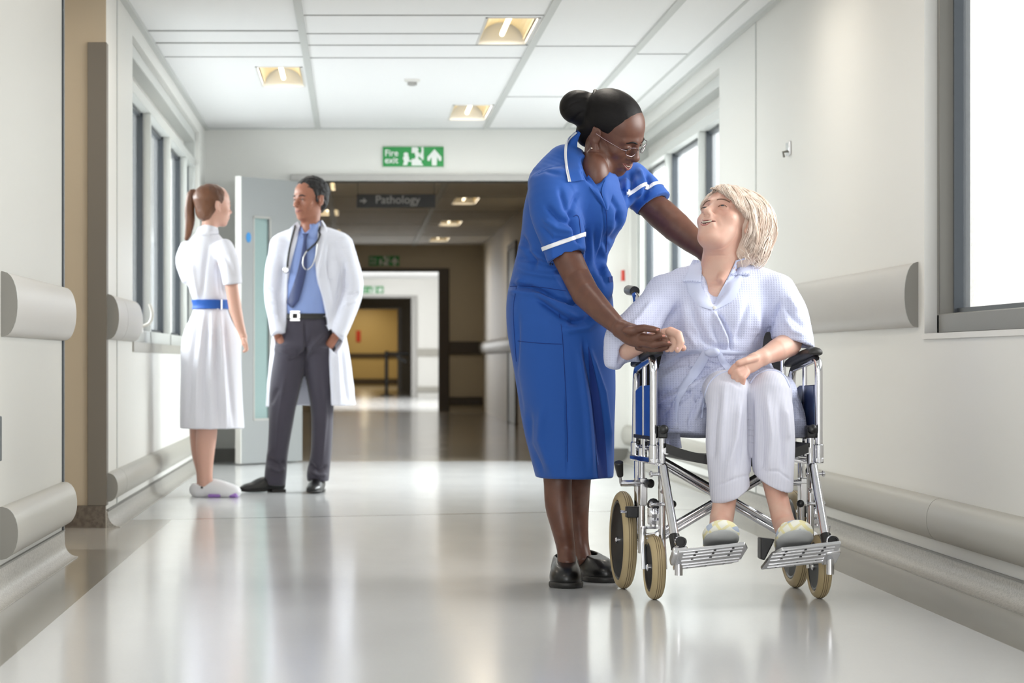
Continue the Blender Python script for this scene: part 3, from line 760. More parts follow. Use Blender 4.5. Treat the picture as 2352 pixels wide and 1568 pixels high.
def resamp(line, n):
    L = smooth_path([Vector((p[0], p[1], 0)) for p in line], 8) if len(line) > 2 else [Vector((p[0], p[1], 0)) for p in line]
    c = [0]
    for i in range(1, len(L)): c.append(c[-1]+(L[i]-L[i-1]).length)
    out = []; j = 0
    for k in range(n):
        t = c[-1]*k/(n-1)
        while j < len(L)-2 and c[j+1] < t: j += 1
        f_ = (t-c[j])/(c[j+1]-c[j]+1e-9); out.append(L[j].lerp(L[j+1], max(0, min(1, f_))))
    return out

def ribbon(name, bvhs, A, B, m, parent, n=24, k=6, off=.002, thick=.002, bulge=0, sm=2, Yfall=None):
    """cloth piece laid on a surface between two edges seen from the front"""
    a = resamp(A, n); b = resamp(B, n); P = [[None]*k for _ in range(n)]
    last = None
    for i in range(n):
        for j in range(k):
            t = j/(k-1); q = a[i].lerp(b[i], t); h_ = hit(bvhs, q.x, q.y, off+bulge*math.sin(PI*t))
            P[i][j] = (q, h_[0] if h_ else None)
    ys = [p[1].y for r in P for p in r if p[1] is not None]
    med = sorted(ys)[len(ys)//2] if ys else (Yfall or 9)
    Yg = np.array([[p[1].y if p[1] is not None else np.nan for p in r] for r in P])
    for _ in range(60):
        if not np.isnan(Yg).any(): break
        Z = Yg.copy()
        for i in range(n):
            for j in range(k):
                if np.isnan(Yg[i, j]):
                    nb = [Yg[x, y] for x, y in ((i-1, j), (i+1, j), (i, j-1), (i, j+1)) if 0 <= x < n and 0 <= y < k and not np.isnan(Yg[x, y])]
                    if nb: Z[i, j] = min(nb)
        Yg = Z
    Yg = np.where(np.isnan(Yg), med, Yg)
    for _ in range(sm):
        Z = Yg.copy(); Z[1:-1] = (Yg[:-2]+Yg[1:-1]*2+Yg[2:])/4; Yg = np.minimum(Z, Yg+.002)
    vs = []; fs = []
    for i in range(n):
        for j in range(k): vs.append(pt(P[i][j][0].x, P[i][j][0].y, Yg[i, j]))
    N = n*k
    for i in range(n):
        for j in range(k): vs.append(vs[i*k+j]+Vector((0, thick, 0)))
    for i in range(n-1):
        for j in range(k-1):
            q = (i*k+j, i*k+j+1, (i+1)*k+j+1, (i+1)*k+j); fs += [q, tuple(N+x for x in reversed(q))]
    for i in range(n-1):
        for j in (0, k-1): fs.append((i*k+j, (i+1)*k+j, N+(i+1)*k+j, N+i*k+j))
    for j in range(k-1):
        for i in (0, n-1): fs.append((i*k+j, i*k+j+1, N+i*k+j+1, N+i*k+j))
    o = OBJ(name, vs, fs, m, parent, smooth=True, angle=60)
    bm = bmesh.new(); bm.from_mesh(o.data); bmesh.ops.recalc_face_normals(bm, faces=bm.faces); bm.to_mesh(o.data); bm.free()
    return o

def stroke(name, bvhs, line, r, m, parent, n=30, off=.001, taper=False, flat=1.0):
    """thin tube lying on a surface along a line seen from the front; r in metres"""
    P = []
    for q in resamp(line, n):
        h_ = hit(bvhs, q.x, q.y, off)
        if h_: P.append(h_[0])
    if len(P) < 3: return None
    for _ in range(2): P = [P[0]]+[(P[i-1]+P[i]*2+P[i+1])/4 for i in range(1, len(P)-1)]+[P[-1]]
    rs = [r*(max(.15, math.sin(PI*(i+.5)/len(P))**.6) if taper else 1) for i in range(len(P))]
    b = MB(); b.tube(P, rs, 8, flat=flat); return b.build(name, m, parent, angle=80)

def band(name, S, c, n, hw, rad, off, m, parent):
    """a strip cut out of a surface between two planes and lifted off it"""
    c = Vector(c); n = Vector(n).normalized(); cc = np.array(c); nn = np.array(n)
    d = (S.v-cc)@nn; r = np.linalg.norm(S.v-cc, axis=1); keepv = (np.abs(d) < hw+.012) & (r < rad)
    fk = S.f[keepv[S.f].all(axis=1)]; used = np.unique(fk); mp = -np.ones(len(S.v), int); mp[used] = np.arange(len(used))
    nr = S.normals(); me = bpy.data.meshes.new(name); me.from_pydata([tuple(x) for x in (S.v+nr*off)[used]], [], [tuple(int(i) for i in q) for q in mp[fk]])
    bm = bmesh.new(); bm.from_mesh(me)
    for sg in (1, -1):
        g = bm.verts[:]+bm.edges[:]+bm.faces[:]
        bmesh.ops.bisect_plane(bm, geom=g, plane_co=c+n*hw*sg, plane_no=n*sg, clear_outer=True)
    bmesh.ops.recalc_face_normals(bm, faces=bm.faces)
    bm.to_mesh(me); bm.free(); me.shade_smooth(); me.materials.append(m)
    o = bpy.data.objects.new(name, me); COL.objects.link(o)
    if parent is not None: o.parent = parent; o.matrix_parent_inverse = world_of(parent).inverted()
    md = o.modifiers.new('solid', 'SOLIDIFY'); md.thickness = off*1.6; md.offset = 0
    return o

# ------------------------------------------------------------ heads
class Head:
    """local axes: s = side, f = forward, u = up; metres for a head 0.225 high, times k"""
    def __init__(s, C, fwd, up, k=1.0):
        s.C = Vector(C); s.F = Vector(fwd).normalized(); u = Vector(up); s.U = (u-s.F*u.dot(s.F)).normalized(); s.S = s.F.cross(s.U); s.k = k
        s.R = np.array([[s.S[i], s.F[i], s.U[i]] for i in range(3)])
    def p(s, a, b, c): return s.C+(s.S*a+s.F*b+s.U*c)*s.k
    def base(s, G, fat=1.0, cheek=1.0, smile=.6, male=False, nose=1.0, noselen=1.0, mouth_open=.35, wide=1.0, jaw=1.0):
        k = s.k; R = s.R; P = s.p
        G.ell(P(0, -.014, .036), (.073*k, .093*k, .076*k), R, .01)
        G.ell(P(0, .028, .03), (.064*k*wide, .062*k, .07*k), R, .03)
        G.etube([(P(0, .03, .0), .062*k*wide, .058*k), (P(0, .036, -.045), .054*k*wide*fat, .052*k), (P(0, .049, -.074), .036*k*jaw, .036*k)], s.S, .02, end=1.0, sub=12)
        G.ell(P(0, .071, -.094), (.021*k*jaw, .017*k, .016*k), R, .02)
        for q in (-1, 1):
            G.ell(P(q*.040*wide, .056, -.022), (.022*k*cheek, .022*k, .020*k), R, .02)
            G.cap(P(q*.012, .086, .020), P(q*.043, .070, .018), .010*k, .009*k, .014)
            G.ell(P(q*.032, .100, .001), (.018*k, .017*k, .0115*k), R, .012, 'sub')
            G.ell(P(q*.0315, .0775, .0005), (.0165*k, .0125*k, .0122*k), R, .004)
            # ears
            G.ell(P(q*.0765, -.008, -.004), (.008*k, .018*k, .029*k), R, .006)
            G.ell(P(q*.084, -.001, .0), (.005*k, .010*k, .018*k), R, .004, 'sub')
            G.cap(P(q*.08, -.02, .018), P(q*.079, -.018, -.012), .0045*k, .004*k, .003)
            G.ell(P(q*.076, .002, -.03), (.006*k, .008*k, .009*k), R, .004)
        n_ = nose
        G.cap(P(0, .086, .012), P(0, .104*noselen, -.026), .0075*k, .0105*k*n_, .012)
        G.ell(P(0, .107*noselen, -.031), (.012*k*n_, .011*k, .0095*k), R, .008)
        for q in (-1, 1):
            G.ell(P(q*.0125*n_, .095, -.035), (.0085*k*n_, .010*k, .0078*k), R, .006)
            G.ell(P(q*.0072*n_, .101, -.0435), (.0045*k*n_, .0075*k, .0058*k), R, .003, 'sub')
        G.ell(P(0, .082, -.058), (.030*k, .018*k, .022*k), R, .02)
        # smile lines
        for q in (-1, 1): G.cap(P(q*.020, .100, -.036), P(q*.035, .083, -.064), .0035*k, .003*k, .014, 'sub')
        if mouth_open:
            w = .022; up_ = .006*smile
            for i in range(6):
                a0 = -w+2*w*i/6; a1 = -w+2*w*(i+1)/6; z = lambda a: -.060-mouth_open*.004*(1-(a/w)**2)+up_*(a/w)**2; y = lambda a: .102-.35*abs(a)*abs(a)/w
                rr = .0065*mouth_open/.35*.55
                G.cap(P(a0, y(a0), z(a0)), P(a1, y(a1), z(a1)), rr*k, rr*k, .003, 'sub')
        return s
    def features(s, bv, parent, lipcol, browcol, iris, smile=.6, mouth_open=.35, lidcol=None, teeth=True, squint=.5, eye_in=.93, brow=.003, lips=1.0):
        k = s.k
        def snap(a, b, c, off=0):
            q = s.p(a, b, c); d = -s.F
            r = bv.ray_cast(q+s.F*.03, d)
            if r[0] is None: r = bv.find_nearest(q)
            return r[0]+(r[1] if r[1].dot(s.F) > 0 else -r[1])*off
        w = .0262; up_ = .007*smile
        def lip(zo, r0, dz, nm):
            P_ = []; rs = []
            for i in range(15):
                t = -1+2*i/14; a = w*t
                z = -.060+zo*(1-t*t)+up_*t*t+dz*(math.exp(-(t*7)**2)*-1)
                P_.append(snap(a, .12, z, -.0006*k)); rs.append(r0*(max(.12, 1-t*t)**.5)*k)
            for _ in range(2): P_ = [P_[0]]+[(P_[i-1]+P_[i]*2+P_[i+1])/4 for i in range(1, 14)]+[P_[-1]]
            b = MB(); b.tube(P_, rs, 8); b.build(nm, lipcol, parent, angle=80)
        mo = mouth_open
        lip(.001+.006*mo, .0032*lips, .0012, 'upper_lip'); lip(-.0055-.016*mo, .0038*lips, 0, 'lower_lip')
        if teeth and mo:
            vs = []; n_ = 16
            for i in range(n_+1):
                t = -1+2*i/n_
                for j in range(4):
                    z0 = -.059+.006*mo*(1-t*t)+up_*t*t; z1 = -.0655-.016*mo*(1-t*t)+up_*t*t+.004*t*t
                    vs.append(snap(w*.97*t, .12, z0+(z1-z0)*j/3, .0005))
            OBJ('mouth', vs, [(i*4+j, i*4+j+1, i*4+j+5, i*4+j+4) for i in range(n_) for j in range(3)], MOUTH, parent)
            b = MB(); n = 10
            pts_ = [snap(.0165*t, .12, -.0595-mo*.003+up_*t*t*.8)+s.F*.0006 for t in np.linspace(-1, 1, n*2+1)]
            for i in range(0, n*2, 2):
                c = (pts_[i]+pts_[i+2])/2; ax = (pts_[i+2]-pts_[i]); b.obox(c, ax, s.F, s.U, ax.length*.47, .0014*k, .0024*k*(mo/.35)**.5)
            b.build('teeth', TEETH, parent, bevel=.0006)
        for q in (-1, 1):
            c = s.p(q*.0315, .0775, .0005)
            # eyeball shows between the lids
            out = snap(q*.0315, .1, .0005, 0)
            b = MB(); rr = .0118*k; cc = out-s.F*(rr*eye_in)
            b.ball(cc, rr, 20); b.build('eyeball', EYEW, parent, angle=80)
            b = MB(); g = (s.F+s.S*getattr(s, 'gaze', 0)-s.U*getattr(s, 'gazed', .0)).normalized()
            b.lathe(cc+g*(rr*.90), g, [(.0058*k, 0), (.0050*k, rr*.09), (.0001, rr*.125)], 16); b.build('iris', iris, parent, angle=80)
            up = []; lo = []
            for i in range(9):
                t = -1+2*i/8; a = .0315+.0145*t
                up.append(snap(q*a, .11, .0005+(.0070-.0025*squint)*(1-t*t)-.001*t, .0008)); lo.append(snap(q*a, .11, .0005-(.0062-.003*squint)*(1-t*t)-.001*t, .0004))
            b = MB(); b.tube(up, [.0022*k*max(.35, 1-(abs(-1+2*i/8))**2) for i in range(9)], 8); b.build('upper_eyelid', lidcol, parent, angle=80)
            b = MB(); b.tube([x+s.F*.0006-s.U*.0014 for x in up], [.0013*k]*9, 6); b.build('lashes', browcol, parent, angle=80)
            b = MB(); b.tube(lo, [.0016*k*max(.35, 1-(abs(-1+2*i/8))**2) for i in range(9)], 8); b.build('lower_eyelid', lidcol, parent, angle=80)
            br = [snap(q*(.012+.036*t), .11, .0185+.007*math.sin(PI*min(1, t*1.15)*.8)-.004*t, .0004) for t in np.linspace(0, 1, 9)]
            b = MB(); b.tube(br, [brow*k*(.55+.6*math.sin(PI*(i+.8)/9)) for i in range(9)], 8); b.build('eyebrow', browcol, parent, angle=80)
TEETH = mat('teeth', lin(226, 216, 196), .3); MOUTH = mat('mouth_interior', lin(82, 34, 32), .5); EYEW = mat('eye_white', lin(225, 220, 214), .15)
IRISD = mat('dark_iris', lin(45, 28, 20), .1); IRISB = mat('grey_blue_iris', lin(62, 72, 80), .1)

def hand(G, wrist, palm, tips, k=.004):
    """palm = [(p, r)...] blended; tips = list of finger chains [(p, r)...]"""
    for (a, ra) in palm: G.ell(a, ra, None, .012)
    G.chain([(wrist[0], wrist[1])]+[(a, min(r) if not np.isscalar(r) else r) for a, r in palm], .012)
    for ch in tips: G.chain(ch, k)
# ------------------------------------------------------------ the nurse in blue
M['skin_dark'] = mat('deep_brown_skin', lin(97, 62, 49), .42, sss=.12, noise=(35, lin(106, 69, 54), .4, .65), bump=(320, .12, .0006))
M['bluecloth'] = mat('blue_cotton', lin(20, 80, 164), .75, sheen=.1, bump=(700, .15, .0006))
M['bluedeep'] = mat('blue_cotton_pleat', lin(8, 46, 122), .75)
M['piping'] = mat('white_piping', lin(236, 238, 242), .6)
M['hair_black'] = mat('black_hair', lin(14, 11, 11), .5, spec=.2, bump=(90, .3, .002, (1, 1, 14)))
M['leather'] = mat('black_leather', lin(12, 12, 14), .36, coat=.15, bump=(60, .1, .001))
M['nail_dark'] = mat('rosy_nail', lin(190, 128, 112), .3)
M['nail_fair'] = mat('pale_nail', lin(232, 190, 180), .3)
M['lip_dark'] = mat('lips_deep', lin(124, 70, 62), .35)
M['gold'] = mat('pale_gold', (.85, .68, .55), .15, metal=1)
M['wire'] = mat('spectacle_wire', (.25, .2, .22), .25, metal=1)

def make_nurse():
    YN = 9.5; R = lambda px: px*YN/F
    q = pt
    root = empty('person', (q(1300, 1345, 9.45).x, 9.48, 0), 'nurse in blue dress with white trim leaning over the wheelchair, black bun and glasses', 'person')
    # ---- head
    Hd = Head(q(1405, 303, 9.42), (.735, -.41, -.54), (-.13, -.20, 1), 1.12); Hd.gaze = .12; Hd.gazed = .35
    P = Hd.p; k = Hd.k
    G = Sdf(Hd.C-Vector((.17, .15, .30)), Hd.C+Vector((.16, .15, .17)), .0022)
    Hd.base(G, fat=1.06, cheek=1.15, smile=.9, nose=1.2, noselen=.985, mouth_open=.45, jaw=1.05)
    G.etube([(P(0, -.015, -.02), .052*k, .060*k), (q(1374, 372, 9.43), R(36), R(36)), (q(1352, 415, 9.46), R(40), R(42)), (q(1335, 455, 9.48), R(50), R(48))], (.3, -1, 0), .03)
    G.ell(q(1366, 400, 9.385), (R(34), R(40), R(50)), None, .03)
    head = surf(G); hb = head.bvh()
    # ---- arms and hands
    A = Sdf(q(1240, 860, 8.86)-Vector((.02, .02, .02)), q(1580, 560, 9.46)+Vector((.02, .02, .06)), .0028)
    wr = q(1424, 754, 8.99)
    A.chain([(q(1280, 520, 9.30), R(36)), (q(1303, 590, 9.27), R(33)), (q(1326, 638, 9.24), R(31)), (q(1345, 675, 9.19), R(31)), (q(1385, 718, 9.09), R(25)), (wr, R(18))], .03)
    # palm, turned upward under the older hand
    A.etube([(wr, R(14), R(19)), (q(1450, 768, 8.955), R(16), R(24)), (q(1474, 778, 8.93), R(13), R(21))], (0, 1, 0), .012)
    A.ell(q(1452, 759, 8.925), (R(22), R(13), R(11)), None, .012)
    def fing(ch, r0, k_=.003): A.chain([(q(x, y, Y), R(r)) for x, y, Y, r in ch], k_)
    fing([(1455, 757, 8.925, 10), (1480, 753, 8.90, 8), (1500, 756, 8.89, 7.2), (1513, 759, 8.885, 6)], 0)          # thumb
    fing([(1474, 774, 8.92, 9), (1500, 776, 8.885, 7.6), (1517, 770, 8.875, 7), (1526, 774, 8.875, 6)], 0)              # index
    fing([(1472, 786, 8.93, 9), (1500, 792, 8.89, 7.8), (1524, 787, 8.875, 7), (1537, 789, 8.875, 6)], 0)              # middle
    fing([(1470, 794, 8.95, 9), (1496, 800, 8.935, 8.5), (1518, 800, 8.92, 7.5), (1532, 796, 8.91, 6.5)], 0)           # ring
    fing([(1466, 797, 8.975, 8), (1488, 803, 8.975, 7.2), (1506, 803, 8.965, 6.5)], 0)                               # little
    arm = surf(A); armb = arm.bvh()
    B = Sdf(q(1420, 640, 9.35)-Vector((.02, .0, .02)), q(1680, 360, 9.80)+Vector((.02, .02, .02)), .004)
    B.chain([(q(1478, 455, 9.62), R(26)), (q(1492, 468, 9.615), R(33)), (q(1520, 492, 9.60), R(36)), (q(1553, 521, 9.56), R(35)), (q(1590, 552, 9.52), R(29)), (q(1625, 580, 9.47), R(22))], .03)
    B.etube([(q(1622, 578, 9.47), R(22), R(16)), (q(1645, 596, 9.45), R(30), R(12)), (q(1662, 604, 9.43), R(28), R(10))], (0, 0, 1), .015)
    for i in range(4): B.chain([(q(1660, 592+i*9, 9.43), R(8)), (q(1680, 594+i*9, 9.41), R(8)), (q(1696, 598+i*9, 9.38), R(7))], .003)
    B.chain([(q(1640, 585, 9.44), R(9)), (q(1655, 575, 9.42), R(8)), (q(1668, 572, 9.40), R(7))], .004)
    arm2 = surf(B)
    # ---- legs
    Lg = Sdf(q(1225, 1345, 9.3)-Vector((.02, .05, .0)), q(1365, 1000, 9.85)+Vector((.02, .02, .02)), .004)
    Lg.etube([(q(1282, 1000, 9.53), R(46), R(50)), (q(1281, 1100, 9.54), R(33), R(38)), (q(1283, 1160, 9.52), R(31), R(37)), (q(1292, 1215, 9.50), R(25), R(29)), (q(1300, 1262, 9.50), R(21), R(24)), (q(1302, 1300, 9.47), R(22), R(26))], (1, 0, 0), .03)
    Lg.etube([(q(1325, 1000, 9.64), R(46), R(50)), (q(1322, 1100, 9.67), R(36), R(42)), (q(1323, 1160, 9.73), R(31), R(38)), (q(1329, 1215, 9.73), R(23), R(29)), (q(1334, 1255, 9.72), R(20), R(24)), (q(1340, 1290, 9.70), R(22), R(26))], (1, 0, 0), .03)
    legs = surf(Lg)
    T = Sdf(q(1180, 1010, 9.3), q(1480, 400, 9.85), .009)
    T.etube([(q(1300, 1040, 9.56), R(50), R(85)), (q(1290, 800, 9.53), R(90), R(95)), (q(1290, 680, 9.52), R(90), R(90)), (q(1296, 580, 9.49), R(75), R(75)), (q(1325, 450, 9.48), R(70), R(85)), (q(1340, 410, 9.47), R(45), R(55))], (1, 0, 0), .03)
    T.cap(q(1330, 440, 9.47), q(1282, 520, 9.30), R(28), R(30), .03); T.cap(q(1340, 440, 9.52), q(1476, 452, 9.625), R(18), R(16), .02)
    head.join(surf(T)).join(arm).join(arm2).join(legs).build('body', M['skin_dark'], root)
    Hd.features(hb, root, M['lip_dark'], M['hair_black'], IRISD, smile=.9, mouth_open=.45, lidcol=M['skin_dark'], squint=.9, eye_in=1.02, brow=.0024, lips=1.15)
    for x, y in ((1510, 757), (1524, 771), (1536, 786)):
        h_ = hit([armb], x, y, .0002)
        if h_: b = MB(); b.ball(h_[0], .0048, 10, (1.1, .28, .8)); b.build('fingernail', M['nail_dark'], root, angle=80)
    # ---- hair: sleek cap, tie and bun
    G = Sdf(Hd.C-Vector((.26, .17, .14)), Hd.C+Vector((.15, .17, .20)), .0028)
    G.ell(P(0, -.016, .040), (.0805*k, .099*k, .084*k), Hd.R, .01)
    G.ell(P(0, -.06, -.03), (.058*k, .045*k, .055*k), Hd.R, .03)
    n1 = Hd.F*.80-Hd.U*.60
    G.plane(P(0, .0, .0)+n1*.038*k, n1, .006)
    for s_ in (-1, 1): G.ell(P(s_*.082, .012, -.012), (.022*k, .030*k, .034*k), Hd.R, .008, 'sub')
    G.ell(q(1326, 246, 9.43), (R(41), R(36), R(39)), None, .012); G.ell(q(1343, 252, 9.43), (R(34), R(36), R(40)), None, .01)
    S_ = surf(G).wob(.0003, 60, 3, (1, 1, 1))
    S_.folds([([(1300, 232), (1325, 214), (1352, 212)], 4, 1.6), ([(1292, 258), (1315, 236), (1350, 228)], 3, -1.5), ([(1310, 285), (1330, 262), (1356, 250)], 4, -1.5)], False)
    S_.build('hair', M['hair_black'], root)
    tie = []
    tc = q(1360, 247, 9.43); ax = (q(1326, 246, 9.43)-q(1415, 262, 9.42)).normalized(); u = ax.orthogonal().normalized(); v = ax.cross(u)
    b = MB(); b.tube([tc+(u*math.cos(a)+v*math.sin(a))*R(38) for a in np.linspace(0, 2*PI, 25)[:-1]], R(5), 8, closed=True); b.build('hair_tie', M['rubber'], root)
    # ---- glasses and earring
    gl = []
    lens = []
    for s_ in (-1, 1):
        ps = [P(s_*(.033+.0235*math.cos(a)), .103-.010*abs(math.cos(a)) if math.cos(a)*1 > 0 else .105, -.002+.0145*math.sin(a)) for a in np.linspace(0, 2*PI, 25)[:-1]]
        b = MB(); b.tube(ps, .0011, 6, closed=True); gl.append(b)
        lens.append(ps)
    t_ = MB()
    for b in gl: t_.add(b.v, b.f)
    t_.tube(smooth_path([P(-.010, .106, .002), P(0, .112, .006), P(.010, .106, .002)]), .0011, 6)
    for s_ in (-1, 1): t_.tube([P(s_*.0565, .094, .002), P(s_*.071, .085, .004), P(s_*.0785, .02, .004), P(s_*.080, -.012, .006)], .0012, 6)
    t_.build('glasses', M['wire'], root)
    near = -1 if Hd.S.y > 0 else 1
    e = P(near*.084, .000, -.040); b = MB(); b.ball(e, .0045, 12); b.build('earring', M['gold'], root)
    # ---- dress
    D = Sdf(q(1140, 1115, 9.28)-Vector((0, .06, 0)), q(1560, 300, 9.82)+Vector((0, .06, 0)), .005)
    sd = (1, .0, 0)
    D.etube([(q(1321, 1102, 9.58), R(88), R(114)), (q(1310, 1000, 9.57), R(102), R(116)), (q(1301, 900, 9.55), R(112), R(118)), (q(1293, 800, 9.53), R(120), R(124)), (q(1286, 735, 9.52), R(123), R(124)), (q(1285, 680, 9.52), R(121), R(118)), (q(1287, 620, 9.50), R(106), R(104)), (q(1294, 570, 9.49), R(101), R(100)), (q(1310, 510, 9.48), R(110), R(108)), (q(1322, 455, 9.48), R(108), R(116)), (q(1334, 405, 9.48), R(92), R(118)), (q(1340, 375, 9.48), R(70), R(92))], sd, .03, end=.25)
    D.ell(q(1385, 490, 9.40), (R(52), R(50), R(50)), None, .05); D.ell(q(1388, 485, 9.56), (R(50), R(48), R(48)), None, .05)   # bust
    D.ell(q(1378, 655, 9.42), (R(30), R(40), R(42)), None, .04)
    D.etube([(q(1275, 425, 9.36), R(58), R(50)), (q(1272, 480, 9.31), R(56), R(52)), (q(1290, 545, 9.28), R(49), R(47)), (q(1302, 592, 9.26), R(44), R(44))], sd, .04)   # near sleeve
    D.chain([(q(1300, 372, 9.44), R(38)), (q(1262, 415, 9.42), R(42))], .05); D.chain([(q(1400, 400, 9.60), R(36)), (q(1448, 412, 9.63), R(44)), (q(1476, 440, 9.62), R(45)), (q(1512, 480, 9.60), R(44))], .03)
    # open ends: hem, cuffs, neck
    D.plane(q(1322, 1098, 9.5), (0.0, 0, -1), .003)
    nc = (q(1326, 638, 9.24)-q(1290, 545, 9.28)).normalized(); c1 = q(1300, 594, 9.27)
    D.cutbox(c1+nc*.06, (nc, nc.orthogonal(), nc.cross(nc.orthogonal())), (.06, .10, .10))
    D.cap(c1-nc*.05, c1+nc*.08, R(36), R(38), .002, 'sub')
    n2 = (q(1553, 521, 9.56)-q(1482, 458, 9.62)).normalized(); n2 = (n2+Vector((-.12, 0, -.22))).normalized(); c2 = q(1497, 474, 9.61)
    D.cutbox(c2+n2*.06, (n2, n2.orthogonal(), n2.cross(n2.orthogonal())), (.06, .078, .078))
    D.cap(c2-n2*.0, c2+n2*.08, R(36), R(38), .002, 'sub')
    D.chain([(q(1390, 345, 9.42), R(46)), (q(1360, 398, 9.42), R(42)), (q(1352, 415, 9.45), R(36))], .004, 'sub')
    D.chain([(q(1372, 372, 9.34), R(38)), (q(1366, 396, 9.32), R(28)), (q(1377, 438, 9.28), R(6))], .004, 'sub')
    D.etube([(q(1322, 1150, 9.58), R(68), R(92)), (q(1320, 1075, 9.57), R(70), R(94))], sd, .002, 'sub', end=.1)
    D.ell(q(1437, 444, 9.56), (R(24), R(36), R(30)), None, .02); D.ell(q(1455, 430, 9.58), (R(24), R(36), R(26)), None, .02)
    S_ = surf(D)
    S_.wob(.0022, 9, 5, (1, 1, .5)); 
    S_.folds([
        ([(1165, 652), (1220, 660), (1290, 690), (1340, 700)], 5, -13.5), ([(1160, 668), (1230, 676), (1310, 704)], 7, 7.5), ([(1232, 683), (1290, 725), (1330, 745)], 7, -13.5), ([(1225, 670), (1280, 706), (1325, 728)], 6, 9.0),
        ([(1300, 745), (1345, 735), (1392, 690)], 7, -10.5), ([(1290, 760), (1350, 752), (1400, 715)], 8, 7.5), ([(1200, 640), (1185, 660)], 8, 7.5),
        ([(1178, 590), (1240, 600), (1300, 620)], 6, -7.5), ([(1180, 560), (1230, 580), (1260, 606)], 7, 7.5), ([(1185, 620), (1250, 632), (1330, 640)], 6, 6.0), ([(1190, 530), (1215, 575), (1230, 620)], 7, -9.0),
        ([(1340, 780), (1365, 900), (1388, 1098)], 7, -14.0), ([(1330, 800), (1350, 950), (1360, 1098)], 7, 7.5), ([(1352, 800), (1385, 900), (1403, 1040)], 6, 10.5),
        ([(1300, 900), (1303, 1000), (1302, 1095)], 2.5, -4.5), ([(1190, 720), (1183, 860), (1200, 960)], 6, -7.5), ([(1216, 940), (1214, 1020), (1250, 1095)], 8, -7.5), ([(1245, 930), (1240, 1010), (1270, 1090)], 9, 6.0),
        ([(1345, 520), (1350, 600), (1330, 640)], 7, -10.5), ([(1330, 480), (1342, 560), (1338, 610)], 6, 9.0), ([(1368, 520), (1372, 600), (1380, 640)], 6, -7.5), ([(1400, 520), (1380, 600), (1395, 660)], 7, -9.0), ([(1385, 560), (1395, 620)], 6, 7.5),
        ([(1318, 500), (1322, 540), (1330, 560)], 5, -12.0), ([(1328, 440), (1312, 480), (1316, 520)], 6, -7.5), ([(1285, 430), (1300, 480), (1326, 500)], 6, -7.5), ([(1252, 470), (1285, 505), (1322, 515)], 7, -10.5), ([(1245, 500), (1280, 525), (1320, 532)], 6, 7.5), ([(1240, 520), (1270, 548), (1310, 548)], 5, -6.0),
        ([(1428, 480), (1420, 530), (1400, 560)], 8, -9.0), ([(1448, 395), (1455, 430), (1445, 470)], 6, -12.0), ([(1466, 385), (1476, 420), (1462, 455)], 6, 10.5), ([(1485, 395), (1494, 425), (1475, 462)], 5, -9.0), ([(1440, 410), (1436, 440)], 5, 7.5), ([(1395, 440), (1420, 480), (1425, 520)], 6, -7.5),
        ([(1365, 450), (1385, 470), (1390, 520), (1375, 610)], 3, -5.2), ([(1222, 400), (1250, 390), (1290, 400)], 6, -4.5)])
    dress = S_.build('dress', M['bluecloth'], root)
    bs = [S_.bvh()]; both = bs+[hb]
    # trims and details
    band('sleeve_trim', S_, q(1286, 558, 9.27), (.33, 0, -.94), R(4.5), R(75), .0022, M['piping'], dress)
    band('sleeve_trim', S_, q(1478, 448, 9.60), (-n2.x, -n2.y, -n2.z), R(4), R(80), .0022, M['piping'], dress)
    col = ribbon('collar', both, [(1326, 298), (1306, 318), (1298, 350), (1302, 385), (1309, 418)], [(1334, 306), (1326, 330), (1330, 362), (1340, 388), (1350, 412)], M['bluecloth'], root, 26, 9, .006, .002, .004)
    cb = BVHTree.FromPolygons([v.co.copy() for v in col.data.vertices], [tuple(p.vertices) for p in col.data.polygons])
    ribbon('collar_trim', both+[cb], [(1322, 302), (1301, 322), (1296, 350), (1299, 385), (1305, 417)], [(1326, 305), (1307, 324), (1302, 350), (1305, 385), (1312, 417)], M['piping'], col, 26, 3, .0075, .002)
    ribbon('lapel', both, [(1390, 414), (1384, 428), (1383, 446), (1393, 482)], [(1402, 412), (1408, 432), (1405, 455), (1397, 482)], M['bluecloth'], root, 18, 7, .005, .002, .003, sm=10)
    ribbon('lapel', both, [(1345, 410), (1352, 425), (1368, 448), (1391, 482)], [(1352, 402), (1366, 420), (1380, 446), (1395, 482)], M['bluecloth'], root, 18, 6, .005, .002, .003, sm=10)
    stroke('pocket_edge', bs, [(1318, 497), (1324, 492), (1330, 500), (1334, 540)], .0014, M['bluedeep'], dress, 14, .0004); stroke('placket_edge', bs, [(1378, 440), (1390, 470), (1394, 520), (1392, 580)], .0012, M['bluedeep'], dress, 26, .0004)
    for ln in ([(1186, 660), (1180, 700), (1180, 740), (1186, 830)], [(1284, 720), (1290, 755), (1293, 790), (1300, 920), (1304, 1060)], [(1190, 783), (1240, 788), (1290, 790)], [(1172, 658), (1220, 657), (1300, 668)]):
        stroke('seam', bs, ln, .0011, M['bluedeep'], dress, 40, .0006)
    ribbon('hip_pocket', bs, [(1398, 636), (1400, 648)], [(1407, 634), (1408, 648)], M['bluedeep'], dress, 6, 4, .006, .003)
    ribbon('kick_pleat', bs, [(1351, 795), (1356, 900), (1366, 1000), (1374, 1098)], [(1352, 797), (1375, 900), (1389, 1000), (1396, 1095)], M['bluedeep'], dress, 40, 8, .005, .002, sm=4)
